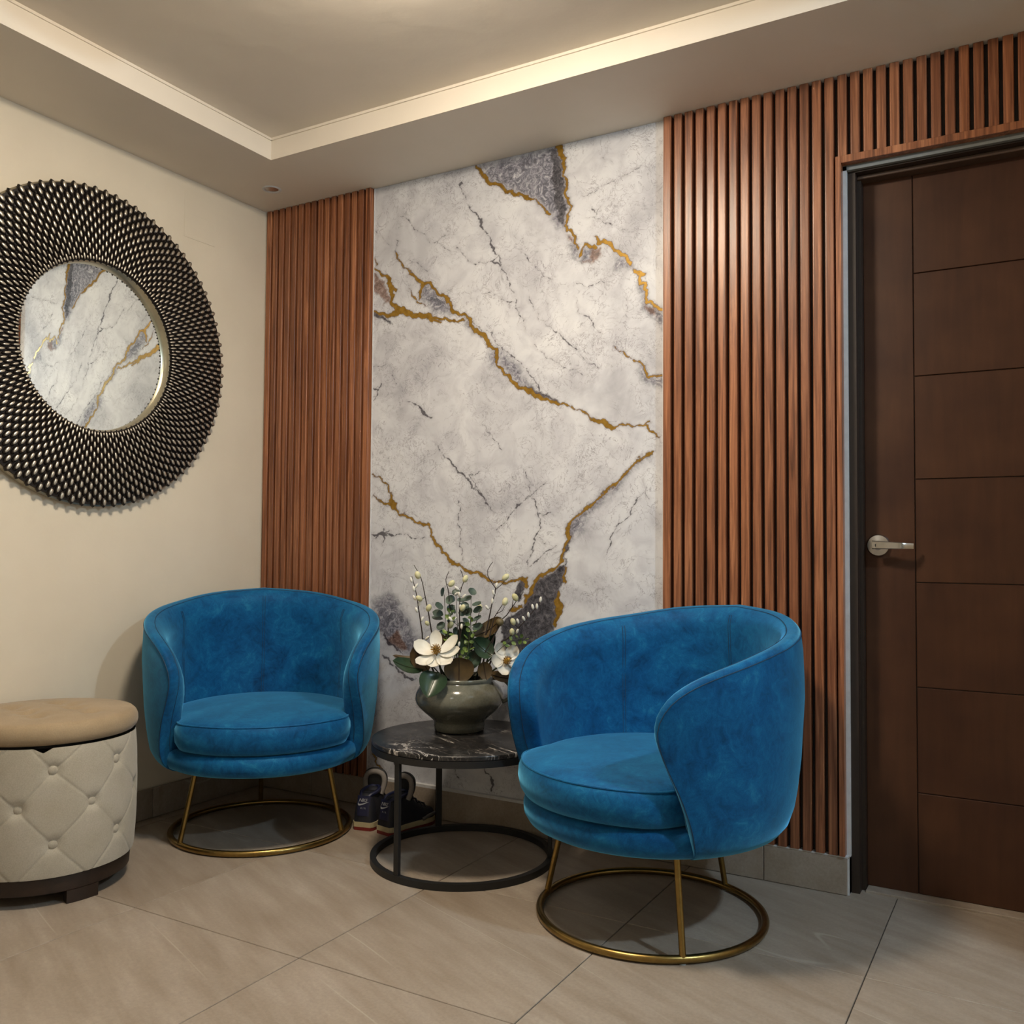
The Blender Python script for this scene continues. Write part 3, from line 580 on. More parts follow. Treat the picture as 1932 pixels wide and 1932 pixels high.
# ------------------------------------------------------------------ tub chairs
EDGE = [(63, .258), (61, .30), (59, .35), (55, .42), (49.5, .50), (46.5, .565), (48, .615), (54, .662), (66, .703), (88, .745), (107, .770), (125, .788), (150, .815), (180, .830)]
RZ, RR = [.246, .252, .262, .28, .31, .36, .45, .62, .75, .84], [.300, .322, .342, .360, .374, .384, .395, .405, .400, .384]
def Rout(z): return float(np.interp(z, RZ, RR))
TO, TI = .012, .065
def chair(label, x, y, fwd):
    t = thing('tub_chair', label, 'chair', (x, y, 0), fwd, 'blue velvet tub chairs with brass bases')
    half = spline([(math.radians(a)*.40, z) for a, z in EDGE], 56)
    es = [(p[0]/.40, p[1], k/55) for k, p in enumerate(half)]
    full = es + [(2*PI-a, z, 2-u) for a, z, u in reversed(es[:-1])]
    rows = []; stitch_o = []; stitch_i = []
    for a, z, u in full:
        uu = u if u <= 1 else 2-u
        pb = math.radians(63+117*uu**1.35); pb = pb if u <= 1 else 2*PI-pb
        zb = .250
        L = math.hypot((a-pb)*.40, z-zb)+1e-5; ro = min(.014, L*.4); ri = min(.085, L*.85)
        So = sorted([L*.03]+[(L-ro)*k/13 for k in range(0, 14)]); cap = [math.sin(PI/2*k/5) for k in range(1, 6)]
        Si = [L-ri*(1-math.cos(PI/2*(1-k/9))) for k in range(0, 10)]
        pts = []
        def P(s, sign):
            f = s/L; aa = pb+(a-pb)*f; zz = zb+(z-zb)*f; Rf = Rout(zz)-TO
            if sign > 0:
                k = max(0, (s-(L-ro))/ro); R = Rf+TO*math.sqrt(max(0, 1-k*k))
            else:
                k = min(1, (L-s)/ri); R = Rf-TI*math.sqrt(max(0, 1-(1-k)**2))
            return (R*math.cos(aa), R*math.sin(aa), zz)
        for s in So: pts.append(P(s, 1))
        for c in cap: pts.append(P(L-ro+ro*c, 1))
        for k in range(1, 10):
            q = k/9; pts.append(P(L-ri*(1-math.cos(PI/2*q)), -1))
        for k in range(1, 9): pts.append(P((L-ri)*(1-k/8), -1))
        rows.append(pts)
        if uu > .03:
            q = Vector(P(L-ro*.9, 1)); stitch_o.append(q*1.0+Vector((q.x, q.y, 0)).normalized()*.0004)
            q = Vector(P(L-ri*.06, -1)); stitch_i.append(q-Vector((q.x, q.y, 0)).normalized()*.0004)
    b = MB().grid(rows); m = len(rows[0])
    b.f.append(tuple(range(m))); b.f.append(tuple((len(rows)-1)*m+k for k in range(m)))
    sh = b.obj('shell', VELVET, t, 60)
    MB().tube(stitch_o, .0014, 5).obj('seam', SEAM, sh)
    MB().tube(stitch_i, .0012, 5).obj('seam', SEAM, sh)
    for deg, z1 in ((180, .800), (120, .755), (240, .755)):
        for off in (-.004, .004):
            p = []
            for k in range(24):
                z = .40+(z1-.40)*k/23; R = Rout(z)-TO-TI*math.sqrt(max(0, 1-(1-min(1, (z1+.03-z)/.085))**2))-.0002; a = math.radians(deg)+off/R
                p.append((R*math.cos(a), R*math.sin(a), z))
            MB().tube(p, .0009, 5).obj('seam', SEAM, sh)
    MB().lathe([(0, .248), (.28, .248), (.315, .252), (.336, .262), (.347, .280), (.349, .300), (.345, .318), (.330, .326), (0, .326)], 96).obj('seat_base', VELVET, t, 60)
    # cushion: wider where the shell is open
    def cr(r, z, a):
        d = abs((a+PI) % (2*PI)-PI); k = min(1, max(0, (math.degrees(d)-44)/22)); k = k*k*(3-2*k)
        return r*(1.0*(1-k)+.895*k)
    CP = [(.0, .330), (.330, .327), (.348, .333), (.359, .350), (.364, .375), (.363, .398), (.356, .416), (.350, .421), (.338, .428), (.300, .437), (.24, .446), (.16, .453), (.08, .457), (0, .458)]
    cu = MB().lathe(CP, 96, rfun=cr).obj('seat_cushion', VELVET, t, 60)
    MB().tube([(cr(.354, 0, 2*PI*k/120)*math.cos(2*PI*k/120), cr(.354, 0, 2*PI*k/120)*math.sin(2*PI*k/120), .4195) for k in range(120)], .0028, 6, closed=True).obj('piping', VELVET, cu)
    MB().tube([(.303*math.cos(2*PI*k/96), .303*math.sin(2*PI*k/96), .0115) for k in range(96)], .0103, 12, closed=True).obj('base_ring', BRASS, t)
    for a in (60, 180, 300):
        c, s = math.cos(math.radians(a)), math.sin(math.radians(a))
        lg = MB().tube([(.303*c, .303*s, .016), (.250*c, .250*s, .252)], .0086, 12).obj('leg', BRASS, t)
        MB().lathe([(0, 0), (.0085, 0), (.0085, .0022), (0, .0022)], 16).obj('glide', GREYEDGE, lg, loc=(.303*c, .303*s, 0))
    return t
chair('blue velvet tub chair in the corner beneath the round mirror', .446, -.436, math.radians(-44))
chair('blue velvet tub chair turned sideways beside the door', 1.900, -.436, math.radians(-114))

# ------------------------------------------------------------------ side table
TXc, TYc, TZ = 1.214, -.324, .388
tb = thing('side_table', 'round side table with black marble top on a black metal frame', 'table', (TXc, TYc, 0))
MB().lathe([(0, .372), (.288, .372), (.2915, .374), (.2925, .384), (.2910, .387), (.288, .388), (0, .388)], 96).obj('table_top', BMARBLE, tb, 50)
def flat_ring(ro, ri, z0, z1): return MB().lathe([(ri, z0), (ro, z0), (ro, z1), (ri, z1), (ri, z0)], 96)
flat_ring(.293, .275, .352, .3718).obj('top_ring', BLACK, tb, 30)
flat_ring(.293, .275, .0005, .021).obj('base_ring', BLACK, tb, 30)
for a in (-100, 20, 140):
    a = math.radians(a); o = MB().box((-.006, -.010, .020), (.006, .010, .354), .001).obj('leg', BLACK, tb, 0, loc=(.284*math.cos(a), .284*math.sin(a), 0), rotz=a)

# ------------------------------------------------------------------ ottoman
OX, OY = .262, -1.133
ot = thing('storage_ottoman', 'round beige button-tufted storage ottoman on a dark wooden base', 'ottoman', (OX, OY, 0))
BT_ = []
NB = 8
for row, (z, ph) in enumerate([(.374, -29.5), (.273, -51.5), (.172, -28.5)]):
    for k in range(NB): BT_.append((math.radians(ph+45*k+(2 if row == 1 else 0)), z))
seg = []
for i, (a, z) in enumerate(BT_):
    row = i//NB
    for (a2, z2) in BT_:
        d = (a2-a+PI) % (2*PI)-PI
        if abs(d) < math.radians(30) and .05 < abs(z2-z) < .15 and z2 < z: seg.append((a, z, a+d, z2))
    if row == 0:
        seg += [(a, z, a-math.radians(13), .436), (a, z, a+math.radians(18), .436)]
    if row == 2: seg += [(a, z, a-math.radians(20), .080), (a, z, a+math.radians(20), .080)]
SG = np.array(seg); BB = np.array(BT_)
def tuft(a, z):
    R = .25
    da = (BB[:, 0]-a+PI) % (2*PI)-PI; db = np.hypot(da*R, BB[:, 1]-z).min()
    a0 = (SG[:, 0]-a+PI) % (2*PI)-PI; x0 = a0*R; y0 = SG[:, 1]-z; dx = (SG[:, 2]-SG[:, 0])*R; dy = SG[:, 3]-SG[:, 1]
    t = np.clip(-(x0*dx+y0*dy)/(dx*dx+dy*dy), 0, 1); dc = np.hypot(x0+t*dx, y0+t*dy).min()
    return .011*math.exp(-(db/.020)**2)+.0009*math.exp(-dc/.010)+.0022*math.exp(-(dc/.0018)**2)
rows = []
zs = [.082+.354*k/120 for k in range(121)]
for k in range(401):
    a = 2*PI*k/400; col = []
    for z in zs:
        s = (z-.082)/.354; r = .238+.014*min(1, math.sin(PI*min(1, max(0, .03+.94*s)))**.35)-tuft(a, z)
        n_ = (a-math.radians(-35.4)+PI) % (2*PI)-PI
        zz = z-(.013*max(0, 1-abs(n_)/.10) if s > .96 else 0)
        col.append((r*math.cos(a), r*math.sin(a), zz))
    rows.append(col)
bd = MB().grid(rows).obj('body', LINEN, ot, 70)
MB().lathe([(0, .43), (.215, .43), (.215, .441), (0, .441)], 48).obj('lining', BLACK, ot, 30)
for a, z in BT_:
    o = MB().ellipsoid((0, 0, 0), [(1, 0, 0), (0, 1, 0), (0, 0, 1)], (.006, .0132, .0132), 16, 8).obj('button', LINEN, bd)
    o.location = (.2400*math.cos(a), .2400*math.sin(a), z); o.rotation_euler = (0, 0, a)
LB = [onplane(q[0], q[1], 2, .497)-Vector((OX, OY, 0)) for q in [(35, 1344), (70, 1356), (132, 1334), (168, 1346)]]
LB += [Vector((-p.x*.9, -p.y*.9, 0)) for p in LB]
rows = []
LP = [(0, .440), (.225, .440), (.240, .443), (.248, .452), (.251, .464), (.250, .478), (.245, .490), (.235, .499)]+[(.235*(1-k/14), .499+.012*(1-(1-k/14)**2)) for k in range(1, 15)]
for k in range(97):
    a = 2*PI*k/96; col = []
    for r, z in LP:
        x, yy = r*math.cos(a), r*math.sin(a)
        if z > .485: z -= sum(.016*math.exp(-((x-p.x)**2+(yy-p.y)**2)/.0007) for p in LB)
        col.append((x, yy, z))
    rows.append(col)
ld = MB().grid(rows).obj('lid', TANLINEN, ot, 60)
for p in LB[:4]:
    o = MB().ellipsoid((0, 0, 0), [(1, 0, 0), (0, 1, 0), (0, 0, 1)], (.0110, .0110, .004), 12, 8).obj('button', TANLINEN, ld); o.location = (p.x, p.y, .4935)
MB().lathe([(0, .034), (.228, .034), (.234, .037), (.236, .072), (.234, .083), (0, .083)], 96).obj('plinth', DARKWOOD, ot, 40)
for a in (-8, 82, 172, 262):
    a = math.radians(a)
    arc = []
    n = 6
    for k in range(n+1):
        b = (k/n-.5)*math.radians(22); arc.append((.236*math.cos(b), .236*math.sin(b)))
    for k in range(n, -1, -1):
        b = (k/n-.5)*math.radians(22); arc.append((.205*math.cos(b), .205*math.sin(b)))
    MB().prism(arc, 2, .0005, .036).obj('foot', DARKWOOD, ot, 30, rotz=a)

# ------------------------------------------------------------------ sneakers
NAVY = plain('navy_nubuck', (.006, .007, .014), .65, var=.3)
CREAM = plain('aged_midsole', (.42, .36, .22), .6); RED = plain('red_outsole', (.16, .012, .010), .5); GREYF = plain('grey_padded_lining', (.22, .20, .185), .9)
LOGO = plain('pale_embroidery', (.40, .42, .46), .7); NAVYP = plain('navy_heel_patch', (.008, .011, .045), .5); GREYS = plain('grey_toe_rubber', (.10, .095, .09), .6)
SL = .236
def sw(s):   # half width of the sole
    return float(np.interp(s/SL, [0, .04, .12, .3, .5, .68, .82, .93, .98, 1.0], [.028, .037, .041, .039, .041, .047, .046, .034, .020, .006]))
def sh_(s):  # height of the upper
    return float(np.interp(s/SL, [0, .05, .15, .27, .36, .44, .55, .7, .85, .95, 1.0], [.112, .124, .126, .122, .135, .130, .102, .076, .062, .052, .036]))
def text_mesh(body, size):
    cu = bpy.data.curves.new('t', 'FONT'); cu.body = body; cu.size = size; cu.extrude = 0; cu.shear = .25 if body != 'AIR' else 0; cu.space_character = .86 if body != 'AIR' else 1.9; cu.resolution_u = 3
    o = bpy.data.objects.new('t', cu); COL.objects.link(o); bpy.context.view_layer.update()
    me = bpy.data.meshes.new_from_object(o.evaluated_get(bpy.context.evaluated_depsgraph_get())); bpy.data.objects.remove(o)
    V = [v.co.copy() for v in me.vertices]; F = [tuple(p.vertices) for p in me.polygons]; return V, F
def sneaker(label, x, y, ang):
    t = thing('sneaker', label, 'shoe', (x, y, 0), ang, 'pair of dark sneakers under the side table')
    def sole(z0, z1, grow, name, mat):
        S = [SL*k/40 for k in range(41)]
        pts = [(s, sw(s)+grow) for s in S]+[(s, -sw(s)-grow) for s in reversed(S)]
        return MB().prism(pts, 2, z0, z1).obj(name, mat, t, 30)
    sole(.0005, .012, .002, 'outsole', RED if 1 else None); sole(.012, .029, .003, 'midsole', CREAM)
    rows = []
    for k in range(41):
        s = SL*(.004+.992*k/40); wd = sw(s); h = sh_(s); row = []
        for j in range(17):
            c = PI*j/16; ex = .55 if s < SL*.45 else .8
            yy = wd*math.copysign(abs(math.cos(c))**ex, math.cos(c))*(1-.22*(math.sin(c))**2*(1 if s < SL*.4 else .6))
            zz = .027+(h-.027)*math.sin(c)**.75
            row.append((s+.010*(zz-.027)/.07*(1 if s < .03 else 0), yy, zz))
        rows.append(row)
    b = MB().grid(rows); b.f.append(tuple(range(17))); b.f.append(tuple(40*17+k for k in range(17)))
    up = b.obj('upper', NAVY, t, 60)
    # ankle opening with padded collar, tongue seen from behind
    op = [(.064+.046*math.cos(2*PI*k/40), .028*math.sin(2*PI*k/40), .124+.006*math.cos(2*PI*k/40)-.016*math.exp(-((2*PI*k/40-PI)/.5)**2)) for k in range(40)]
    MB().tube(op, .0065, 8, closed=True).obj('collar', NAVYP, t)
    MB().add(op, [tuple(range(40))]).obj('opening_shade', BLACK, t, 0)  # flat black sheet across the collar stands in for the shade inside
    U = [(.090, -.030, .108), (.098, -.036, .134), (.101, -.037, .155), (.103, -.030, .172), (.104, -.012, .181), (.104, .012, .181), (.103, .030, .172), (.101, .037, .155), (.098, .036, .134), (.090, .030, .108)]
    tg = MB().tube(spline(U, 36), .0095, 10).obj('tongue', GREYF, t)
    MB().tube([(p[0]+.007, p[1]*1.06, p[2]+.006) for p in spline(U, 36)], .0075, 8).obj('tongue_edge', BLACK, tg)
    MB().box((.106, -.032, .105), (.111, .032, .171)).obj('tongue_back', BLACK, tg, 0)
    # laces, toe rubber
    for k in range(4):
        s = .122+.020*k; hh = sh_(s)+.003
        MB().tube([(s, -.026, hh-.010), (s+.004, -.012, hh), (s+.004, .012, hh), (s, .026, hh-.010)], .0035, 6).obj('lace', BLACK, t)
    MB().tube([(SL*f, -(sw(SL*f)+.0025), .030+.010*math.sin(PI*i/8)) for i, f in enumerate([.62, .67, .72, .77, .82, .87, .91, .95, .98])], .0060, 8).obj('toe_guard', GREYS, t)
    # heel: patch, logo, lettering, all following the rounded heel
    def onheel(yy, z, e): return (.0005+.010*(z-.027)/.07+max(0, abs(yy)-.014)**2*22-e, yy, z)
    pp = [[onheel(-.025+.050*i/10, .050+.068*j/6, .0012) for j in range(7)] for i in range(11)]
    hp = MB().grid(pp).obj('heel_patch', NAVYP, t)
    def stick(V, F, name, cx, cz):
        b = MB().add([onheel(-(v.x+cx), v.y+cz, .0022) for v in V], F); return b.obj(name, LOGO, hp, 0)
    V, F = text_mesh('NIKE', .0165); wmid = (max(v.x for v in V)+min(v.x for v in V))/2
    stick(V, F, 'heel_lettering', -wmid, .0975)
    V, F = text_mesh('AIR', .0085); wmid = (max(v.x for v in V)+min(v.x for v in V))/2
    stick(V, F, 'heel_lettering', -wmid, .0735)
    top = spline([(-.019, .0995), (-.0195, .0930), (-.015, .0900), (-.004, .0915), (.010, .0955), (.022, .0995)], 16); bot = spline([(-.019, .0995), (-.0215, .0895), (-.0185, .0845), (-.010, .0855), (.006, .0915), (.022, .0995)], 16)
    b = MB().add([onheel(-p[0], p[1], .0022) for p in top]+[onheel(-p[0], p[1], .0022) for p in bot], [(i, i+1, 16+i+1, 16+i) for i in range(15)])
    b.obj('swoosh_mark', LOGO, hp, 0)
    return t
sneaker('dark navy sneaker with red and cream sole, nearer the corner chair', .762, -.272, math.radians(103))
sneaker('dark navy sneaker with red and cream sole, behind the table leg', .853, -.272, math.radians(80))

# ------------------------------------------------------------------ vase
VX, VY = 1.148, -.247
va = thing('vase', 'squat grey-green glazed ceramic pot standing on the side table', 'vase', (VX, VY, TZ))
VP = [(0, .001), (.080, .001), (.083, .004), (.0845, .018), (.0835, .029), (.086, .034), (.100, .047), (.121, .064), (.137, .079), (.1455, .093), (.1475, .105), (.1455, .121), (.139, .136), (.129, .149), (.118, .158), (.1135, .163), (.1155, .168), (.1165, .175), (.113, .178), (.108, .176), (.105, .165), (.120, .150), (.134, .132), (.138, .105), (.125, .080), (.090, .050), (0, .045)]
MB().lathe(VP, 72).obj('body', GLAZE, va, 60)
MB().lathe([(0, .150), (.112, .150)], 32).obj('filler', plain('dark_moss', (.02, .022, .014), .95), va, 0)
ha = math.radians(25)
hp_ = spline([(.108, .172), (.135, .172), (.160, .158), (.171, .134), (.165, .108), (.143, .094)], 24)
MB().tube([(p[0]*math.cos(ha), p[0]*math.sin(ha), p[1]) for p in hp_], .0062, 10).obj('handle', GLAZE, va)

# ------------------------------------------------------------------ flowers and foliage
vh = Vector((VX-CAM.x, VY-CAM.y, 0)).normalized()
TOCAM = -vh; LEFT = Vector((-vh.y, vh.x, 0)); UP = Vector((0, 0, 1))
def at(px, py, off=0.0):   # off > 0 towards the camera
    d = ray(px, py); P0 = Vector((VX, VY, 0))-vh*off; return CAM+d*((P0-CAM).dot(vh)/d.dot(vh))
GREEN = m_leaf('magnolia_leaf_green', (.012, .030, .016), (.030, .062, .030), .32)
RUST = m_leaf('magnolia_leaf_rust', (.045, .026, .008), (.100, .062, .018), .55)
EUC = m_leaf('eucalyptus_leaf', (.030, .055, .042), (.085, .125, .095), .5)
BOX = m_leaf('boxwood_leaf', (.035, .075, .012), (.20, .28, .06), .4)
PETAL = m_leaf('magnolia_petal', (.66, .63, .54), (.80, .78, .70), .5)
STAMEN = m_leaf('stamen_gold', (.10, .045, .006), (.50, .28, .03), .6)
CATKIN = m_leaf('pale_catkin', (.48, .46, .24), (.72, .70, .46), .8)
BUD = m_leaf('white_bud', (.66, .65, .58), (.82, .81, .75), .7)
TWIG = plain('dark_twig', (.020, .011, .008), .7, var=.3)
STEMG = plain('green_stem', (.035, .050, .018), .6)
def frame_of(nrm, spin=0):
    n = Vector(nrm).normalized(); a = (UP - n*UP.dot(n)); a = a.normalized() if a.length > .05 else n.orthogonal().normalized(); b = n.cross(a)
    return a*math.cos(spin)+b*math.sin(spin), -a*math.sin(spin)+b*math.cos(spin), n
def leaf_mb(base, tip, width, face, cup=.25, bend=.15, shape=.9, nl=10, nw=6, thick=0, rnd=.55):
    base, tip, face = Vector(base), Vector(tip), Vector(face).normalized(); ax = tip-base; L = ax.length; ax.normalize()
    side = ax.cross(face); side = side.normalized() if side.length > .05 else ax.orthogonal().normalized(); nor = side.cross(ax)
    rows = []
    for i in range(nl+1):
        s = i/nl; wd = width/2*(max(0, math.sin(PI*s**shape))**rnd)
        row = []
        for j in range(nw+1):
            q = 2*j/nw-1
            row.append(base+ax*(L*s)+side*(wd*q)+nor*(cup*wd*(q*q-.35)*1.0+bend*L*math.sin(PI*s)*-.6))
        rows.append(row)
    b = MB().grid(rows)
    n = len(b.v)
    b.add([Vector(v)-nor*.0012 for v in b.v[:n]], [tuple(reversed(f)) for f in b.f]); return b
def leaf(name, par, mat, *a, **k): return leaf_mb(*a, **k).obj(name, mat, par, 60)

# magnolia blossoms
def magnolia(label, c, R, nrm, spin, angs, stem_to):
    t = thing('magnolia_flower', label, 'flower', tuple(c), group='artificial magnolia blossoms in the pot')
    a, b, n = frame_of(nrm, spin)
    for ang, ln, wd, lift in angs:
        d = (a*math.cos(ang)+b*math.sin(ang)); tip = d*(R*ln)+n*(R*lift); base = d*(.006)-n*.004
        leaf('petal', t, PETAL, base, tip, R*wd, n, cup=.32, bend=.22, shape=1.25, rnd=.5)
    st = MB().ellipsoid(n*(R*.18), [a, b, n], (R*.14, R*.14, R*.26), 12, 8).obj('stamen_cone', STAMEN, t)
    rnd = random.Random(3)
    h = MB()
    for k in range(46):
        th = k*2.4; f = (k+.5)/46; rr = R*.17*math.sin(PI*(.25+.6*f)); hgt = R*(.02+.40*f)
        p = a*math.cos(th)*rr+b*math.sin(th)*rr+n*hgt; q = p+(a*math.cos(th)+b*math.sin(th))*R*.07+n*R*.05
        h.tube([p, q], [.0016, .0007], 4)
    h.obj('stamen_filament', STAMEN, st, 0, kind='stuff')
    e = Vector(stem_to)-Vector(c)
    MB().tube([tuple(-n*.002), tuple(-n*.03+e*.3), tuple(e)], [.003, .003, .0035], 8).obj('stem', STEMG, t)
    return t
D = math.radians
vc = Vector((VX, VY, TZ+.155))
magnolia('larger white magnolia blossom leaning over the left side of the pot', at(823, 1232, .09), .074, TOCAM*.60+UP*.78+LEFT*.05, 0,
  [(D(5), .90, .55, .55), (D(68), 1.08, .78, .30), (D(128), 1.05, .66, .02), (D(172), .85, .62, -.02), (D(225), .98, .68, .06), (D(275), 1.05, .60, .20), (D(306), 1.12, .56, .48)], vc+Vector((-.02, -.03, 0)))
magnolia('smaller white magnolia blossom drooping beside the right chair', at(954, 1248, .05), .062, TOCAM*.80-LEFT*.35+UP*.38, .2,
  [(D(10), 1.05, .70, .30), (D(75), .95, .72, .25), (D(140), .85, .7, .15), (D(205), 1.15, .72, .05), (D(250), .95, .7, .2), (D(305), 1.0, .72, .3)], vc+Vector((.05, .02, 0)))
# big magnolia leaves, each on its own stalk
def big_leaf(label, mat, base, tip, wd, face, stalk, back=None, **k):
    base, tip = Vector(base), Vector(tip)
    t = thing('magnolia_leaf', label, 'leaf', tuple(base), group='artificial magnolia leaves in the pot')
    leaf('blade', t, mat, (0, 0, 0), tip-base, wd, face, **k)
    ax = tip-base; fc = Vector(face).normalized(); side = ax.normalized().cross(fc).normalized(); nor = side.cross(ax.normalized())
    bend = k.get('bend', .15); cup = k.get('cup', .25)
    rib = [ax*s+nor*(bend*ax.length*math.sin(PI*s)*-.6-cup*.35*wd/2*max(0, math.sin(PI*s))**.55+.0012) for s in (.02, .2, .4, .6, .8, .95)]
    MB().tube(rib, .0011, 5).obj('midrib', STEMG if mat == GREEN else TWIG, t)
    e = Vector(stalk)-base
    MB().tube([(0, 0, 0), tuple(e*.5+Vector((0, 0, .006))), tuple(e)], .0022, 6).obj('stalk', STEMG, t)
    return t
big_leaf('dark green magnolia leaf reaching far left past the pot', GREEN, at(800, 1262, .05), at(741, 1246, .07), .066, TOCAM*.6+UP*.8, vc+LEFT*.05, bend=.12)
big_leaf('narrow dark leaf above the leftmost green leaf', RUST, at(795, 1240, .02), at(741, 1236, .02), .030, TOCAM*.5+UP*.9, vc+LEFT*.04, bend=.2)
big_leaf('brown magnolia leaf tucked behind the larger blossom at left', RUST, at(808, 1268, .06), at(779, 1222, .05), .066, TOCAM+LEFT*.4+UP*.1, vc+LEFT*.03+TOCAM*.02, bend=.1, shape=1.1)
big_leaf('green magnolia leaf hanging over the front rim of the pot', GREEN, at(825, 1268, .10), at(806, 1316, .150), .090, TOCAM*.85+UP*.5, vc+TOCAM*.07+LEFT*.03, cup=.45, bend=-.10, shape=.75)
big_leaf('upright brown magnolia leaf at the front centre of the pot', RUST, at(866, 1288, .09), at(866, 1240, .10), .098, TOCAM+UP*.25, vc+TOCAM*.07, cup=.2, bend=.08, shape=1.15, rnd=.38)
big_leaf('short brown magnolia leaf right of the front centre leaf', RUST, at(918, 1284, .075), at(912, 1248, .08), .050, TOCAM+UP*.2-LEFT*.2, vc+TOCAM*.06-LEFT*.04, bend=.1, shape=1.1)
big_leaf('dark green folded magnolia leaf right of the boxwood sprig', GREEN, at(930, 1238, .03), at(893, 1205, .04), .066, TOCAM*.9+UP*.3-LEFT*.3, vc-LEFT*.04, cup=.4)
big_leaf('large dark brown leaf beneath the right willow twigs', RUST, at(894, 1200, .0), at(946, 1165, .01), .060, TOCAM*.7+UP*.5+LEFT*.3, vc-LEFT*.01, cup=.3, bend=.25)
big_leaf('brown magnolia leaf under the smaller blossom', RUST, at(925, 1272, .05), at(975, 1278, .04), .050, TOCAM*.6+UP*.8, vc-LEFT*.06, bend=.15)
big_leaf('brown magnolia leaf behind the larger blossom at the top', RUST, at(838, 1225, .03), at(818, 1193, .03), .050, TOCAM*.8+UP*.3, vc, bend=.1)
big_leaf('dark green leaf deep inside the bouquet behind the larger blossom', GREEN, at(858, 1240, .0), at(842, 1190, -.01), .060, TOCAM+UP*.2, vc, bend=.1)
big_leaf('dark green leaf upright behind the boxwood sprig', GREEN, at(872, 1240, -.03), at(878, 1178, -.04), .070, TOCAM+LEFT*.3, vc, bend=.1)
big_leaf('dark green leaf slanting right behind the folded leaf', GREEN, at(900, 1240, -.03), at(930, 1190, -.04), .066, TOCAM+UP*.2-LEFT*.2, vc, bend=.1)
big_leaf('small dark green leaf low at the centre of the bouquet', GREEN, at(880, 1262, .04), at(905, 1226, .03), .050, TOCAM+UP*.3, vc, bend=.1)

def catkin(par, p, axis, ln, wd, mat, name):
    p = Vector(p); ax = Vector(axis).normalized(); a = ax.orthogonal().normalized(); b = ax.cross(a)
    MB().ellipsoid(p, [a, b, ax], (wd, wd, ln), 10, 8).obj(name, mat, par)
def twig(label, pts, off, catk=(), buds=(), side=(), r=.0036):
    P0 = at(pts[0][0], pts[0][1], off[0]); n = len(pts)
    W = [at(x, y_, off[0]+(off[1]-off[0])*i/(n-1))-P0 for i, (x, y_) in enumerate(pts)]
    t = thing('willow_twig', label, 'branch', tuple(P0), group='artificial willow twigs in the pot')
    path = [vc+Vector(((P0.x-VX)*.5, (P0.y-VY)*.5, -.03))-P0]+W
    S = spline([tuple(q) for q in path], 28)
    MB().tube(S, [r*(1-.72*i/27) for i in range(28)], 6).obj('stem', TWIG, t)
    for sp in side:
        Q = [at(x, y_, off[1])-P0 for x, y_ in sp]; MB().tube([tuple(q) for q in Q], [.0014-.0006*i/max(1, len(Q)-1) for i in range(len(Q))], 5).obj('side_shoot', TWIG, t)
    def near(p): return min((Vector(s) for s in S), key=lambda s: (s-p).length)
    for x, y_, k in catk:
        p = at(x, y_, off[1])-P0; q = near(p); ax = (p-q)*.7+UP*.012
        catkin(t, p, ax, .0125*k, .0088*k, CATKIN, 'catkin')
        MB().tube([tuple(q), tuple(p-ax.normalized()*.009*k)], .0010, 5).obj('side_shoot', TWIG, t)
    for x, y_ in buds:
        p = at(x, y_, off[1])-P0; q = near(p); ax = (p-q)*.6+UP*.010
        catkin(t, p, ax, .0098, .0046, BUD, 'bud')
        MB().tube([tuple(q), tuple(p-ax.normalized()*.006)], .0008, 5).obj('side_shoot', TWIG, t)
    return t
twig('leftmost willow twig carrying only small white buds', [(801, 1222), (796, 1190), (790, 1150), (785, 1118), (777, 1087)], (.02, .03), buds=[(776, 1094), (786, 1105), (781, 1111), (782, 1128), (792, 1138), (786, 1151), (797, 1168), (806, 1204)])
twig('tall left willow twig topped by a pale catkin and bare tip', [(817, 1205), (809, 1160), (803, 1130), (796, 1096), (789, 1080), (781, 1066)], (.03, .04), catk=[(788, 1085, 1.1), (791, 1129, 1.0), (809, 1147, 1.1), (806, 1176, .8)])
twig('centre-left willow twig with one catkin above the eucalyptus', [(846, 1195), (848, 1150), (846, 1115), (841, 1095), (847, 1078)], (.0, .01), catk=[(852, 1101, 1.1), (850, 1179, 1.15)], buds=[(858, 1168), (862, 1120)])
twig('centre willow twig rising straight with a catkin near its top', [(867, 1205), (867, 1150), (869, 1115), (875, 1095), (869, 1075)], (.02, .03), catk=[(878, 1092, 1.05), (873, 1147, 1.05)], buds=[(867, 1122), (862, 1110), (868, 1145), (876, 1125)])
twig('tall right willow twig with a crooked bare tip', [(922, 1170), (928, 1140), (935, 1112), (928, 1100), (920, 1085), (921, 1073), (930, 1060)], (.0, .0), catk=[(954, 1089, 1.15)], buds=[(937, 1104), (931, 1118), (929, 1134), (919, 1146)], side=[[(935, 1112), (945, 1104), (952, 1096)]])
twig('right willow twig with a single catkin lying sideways', [(930, 1175), (937, 1158), (946, 1144), (950, 1137)], (.02, .02), catk=[(953, 1135, 1.15)], side=[[(937, 1158), (948, 1152), (952, 1144)]])
twig('right willow twig ending in a thin fork', [(938, 1185), (955, 1162), (966, 1146), (976, 1132), (988, 1116)], (.01, .01), catk=[(972, 1127, 1.15)], side=[[(966, 1146), (968, 1132), (972, 1122)]])
twig('long low willow twig slanting right with many white buds', [(938, 1222), (960, 1203), (980, 1183), (997, 1164), (1018, 1138)], (.03, .05), catk=[(968, 1173, 1.0), (966, 1192, 1.0)], buds=[(1020, 1131), (1005, 1145), (1013, 1144), (997, 1160), (988, 1167), (977, 1172), (976, 1191)])
twig('short willow twig behind the eucalyptus with one hidden catkin', [(895, 1190), (900, 1170), (904, 1156)], (-.03, -.03), catk=[(905, 1147, 1.1)])
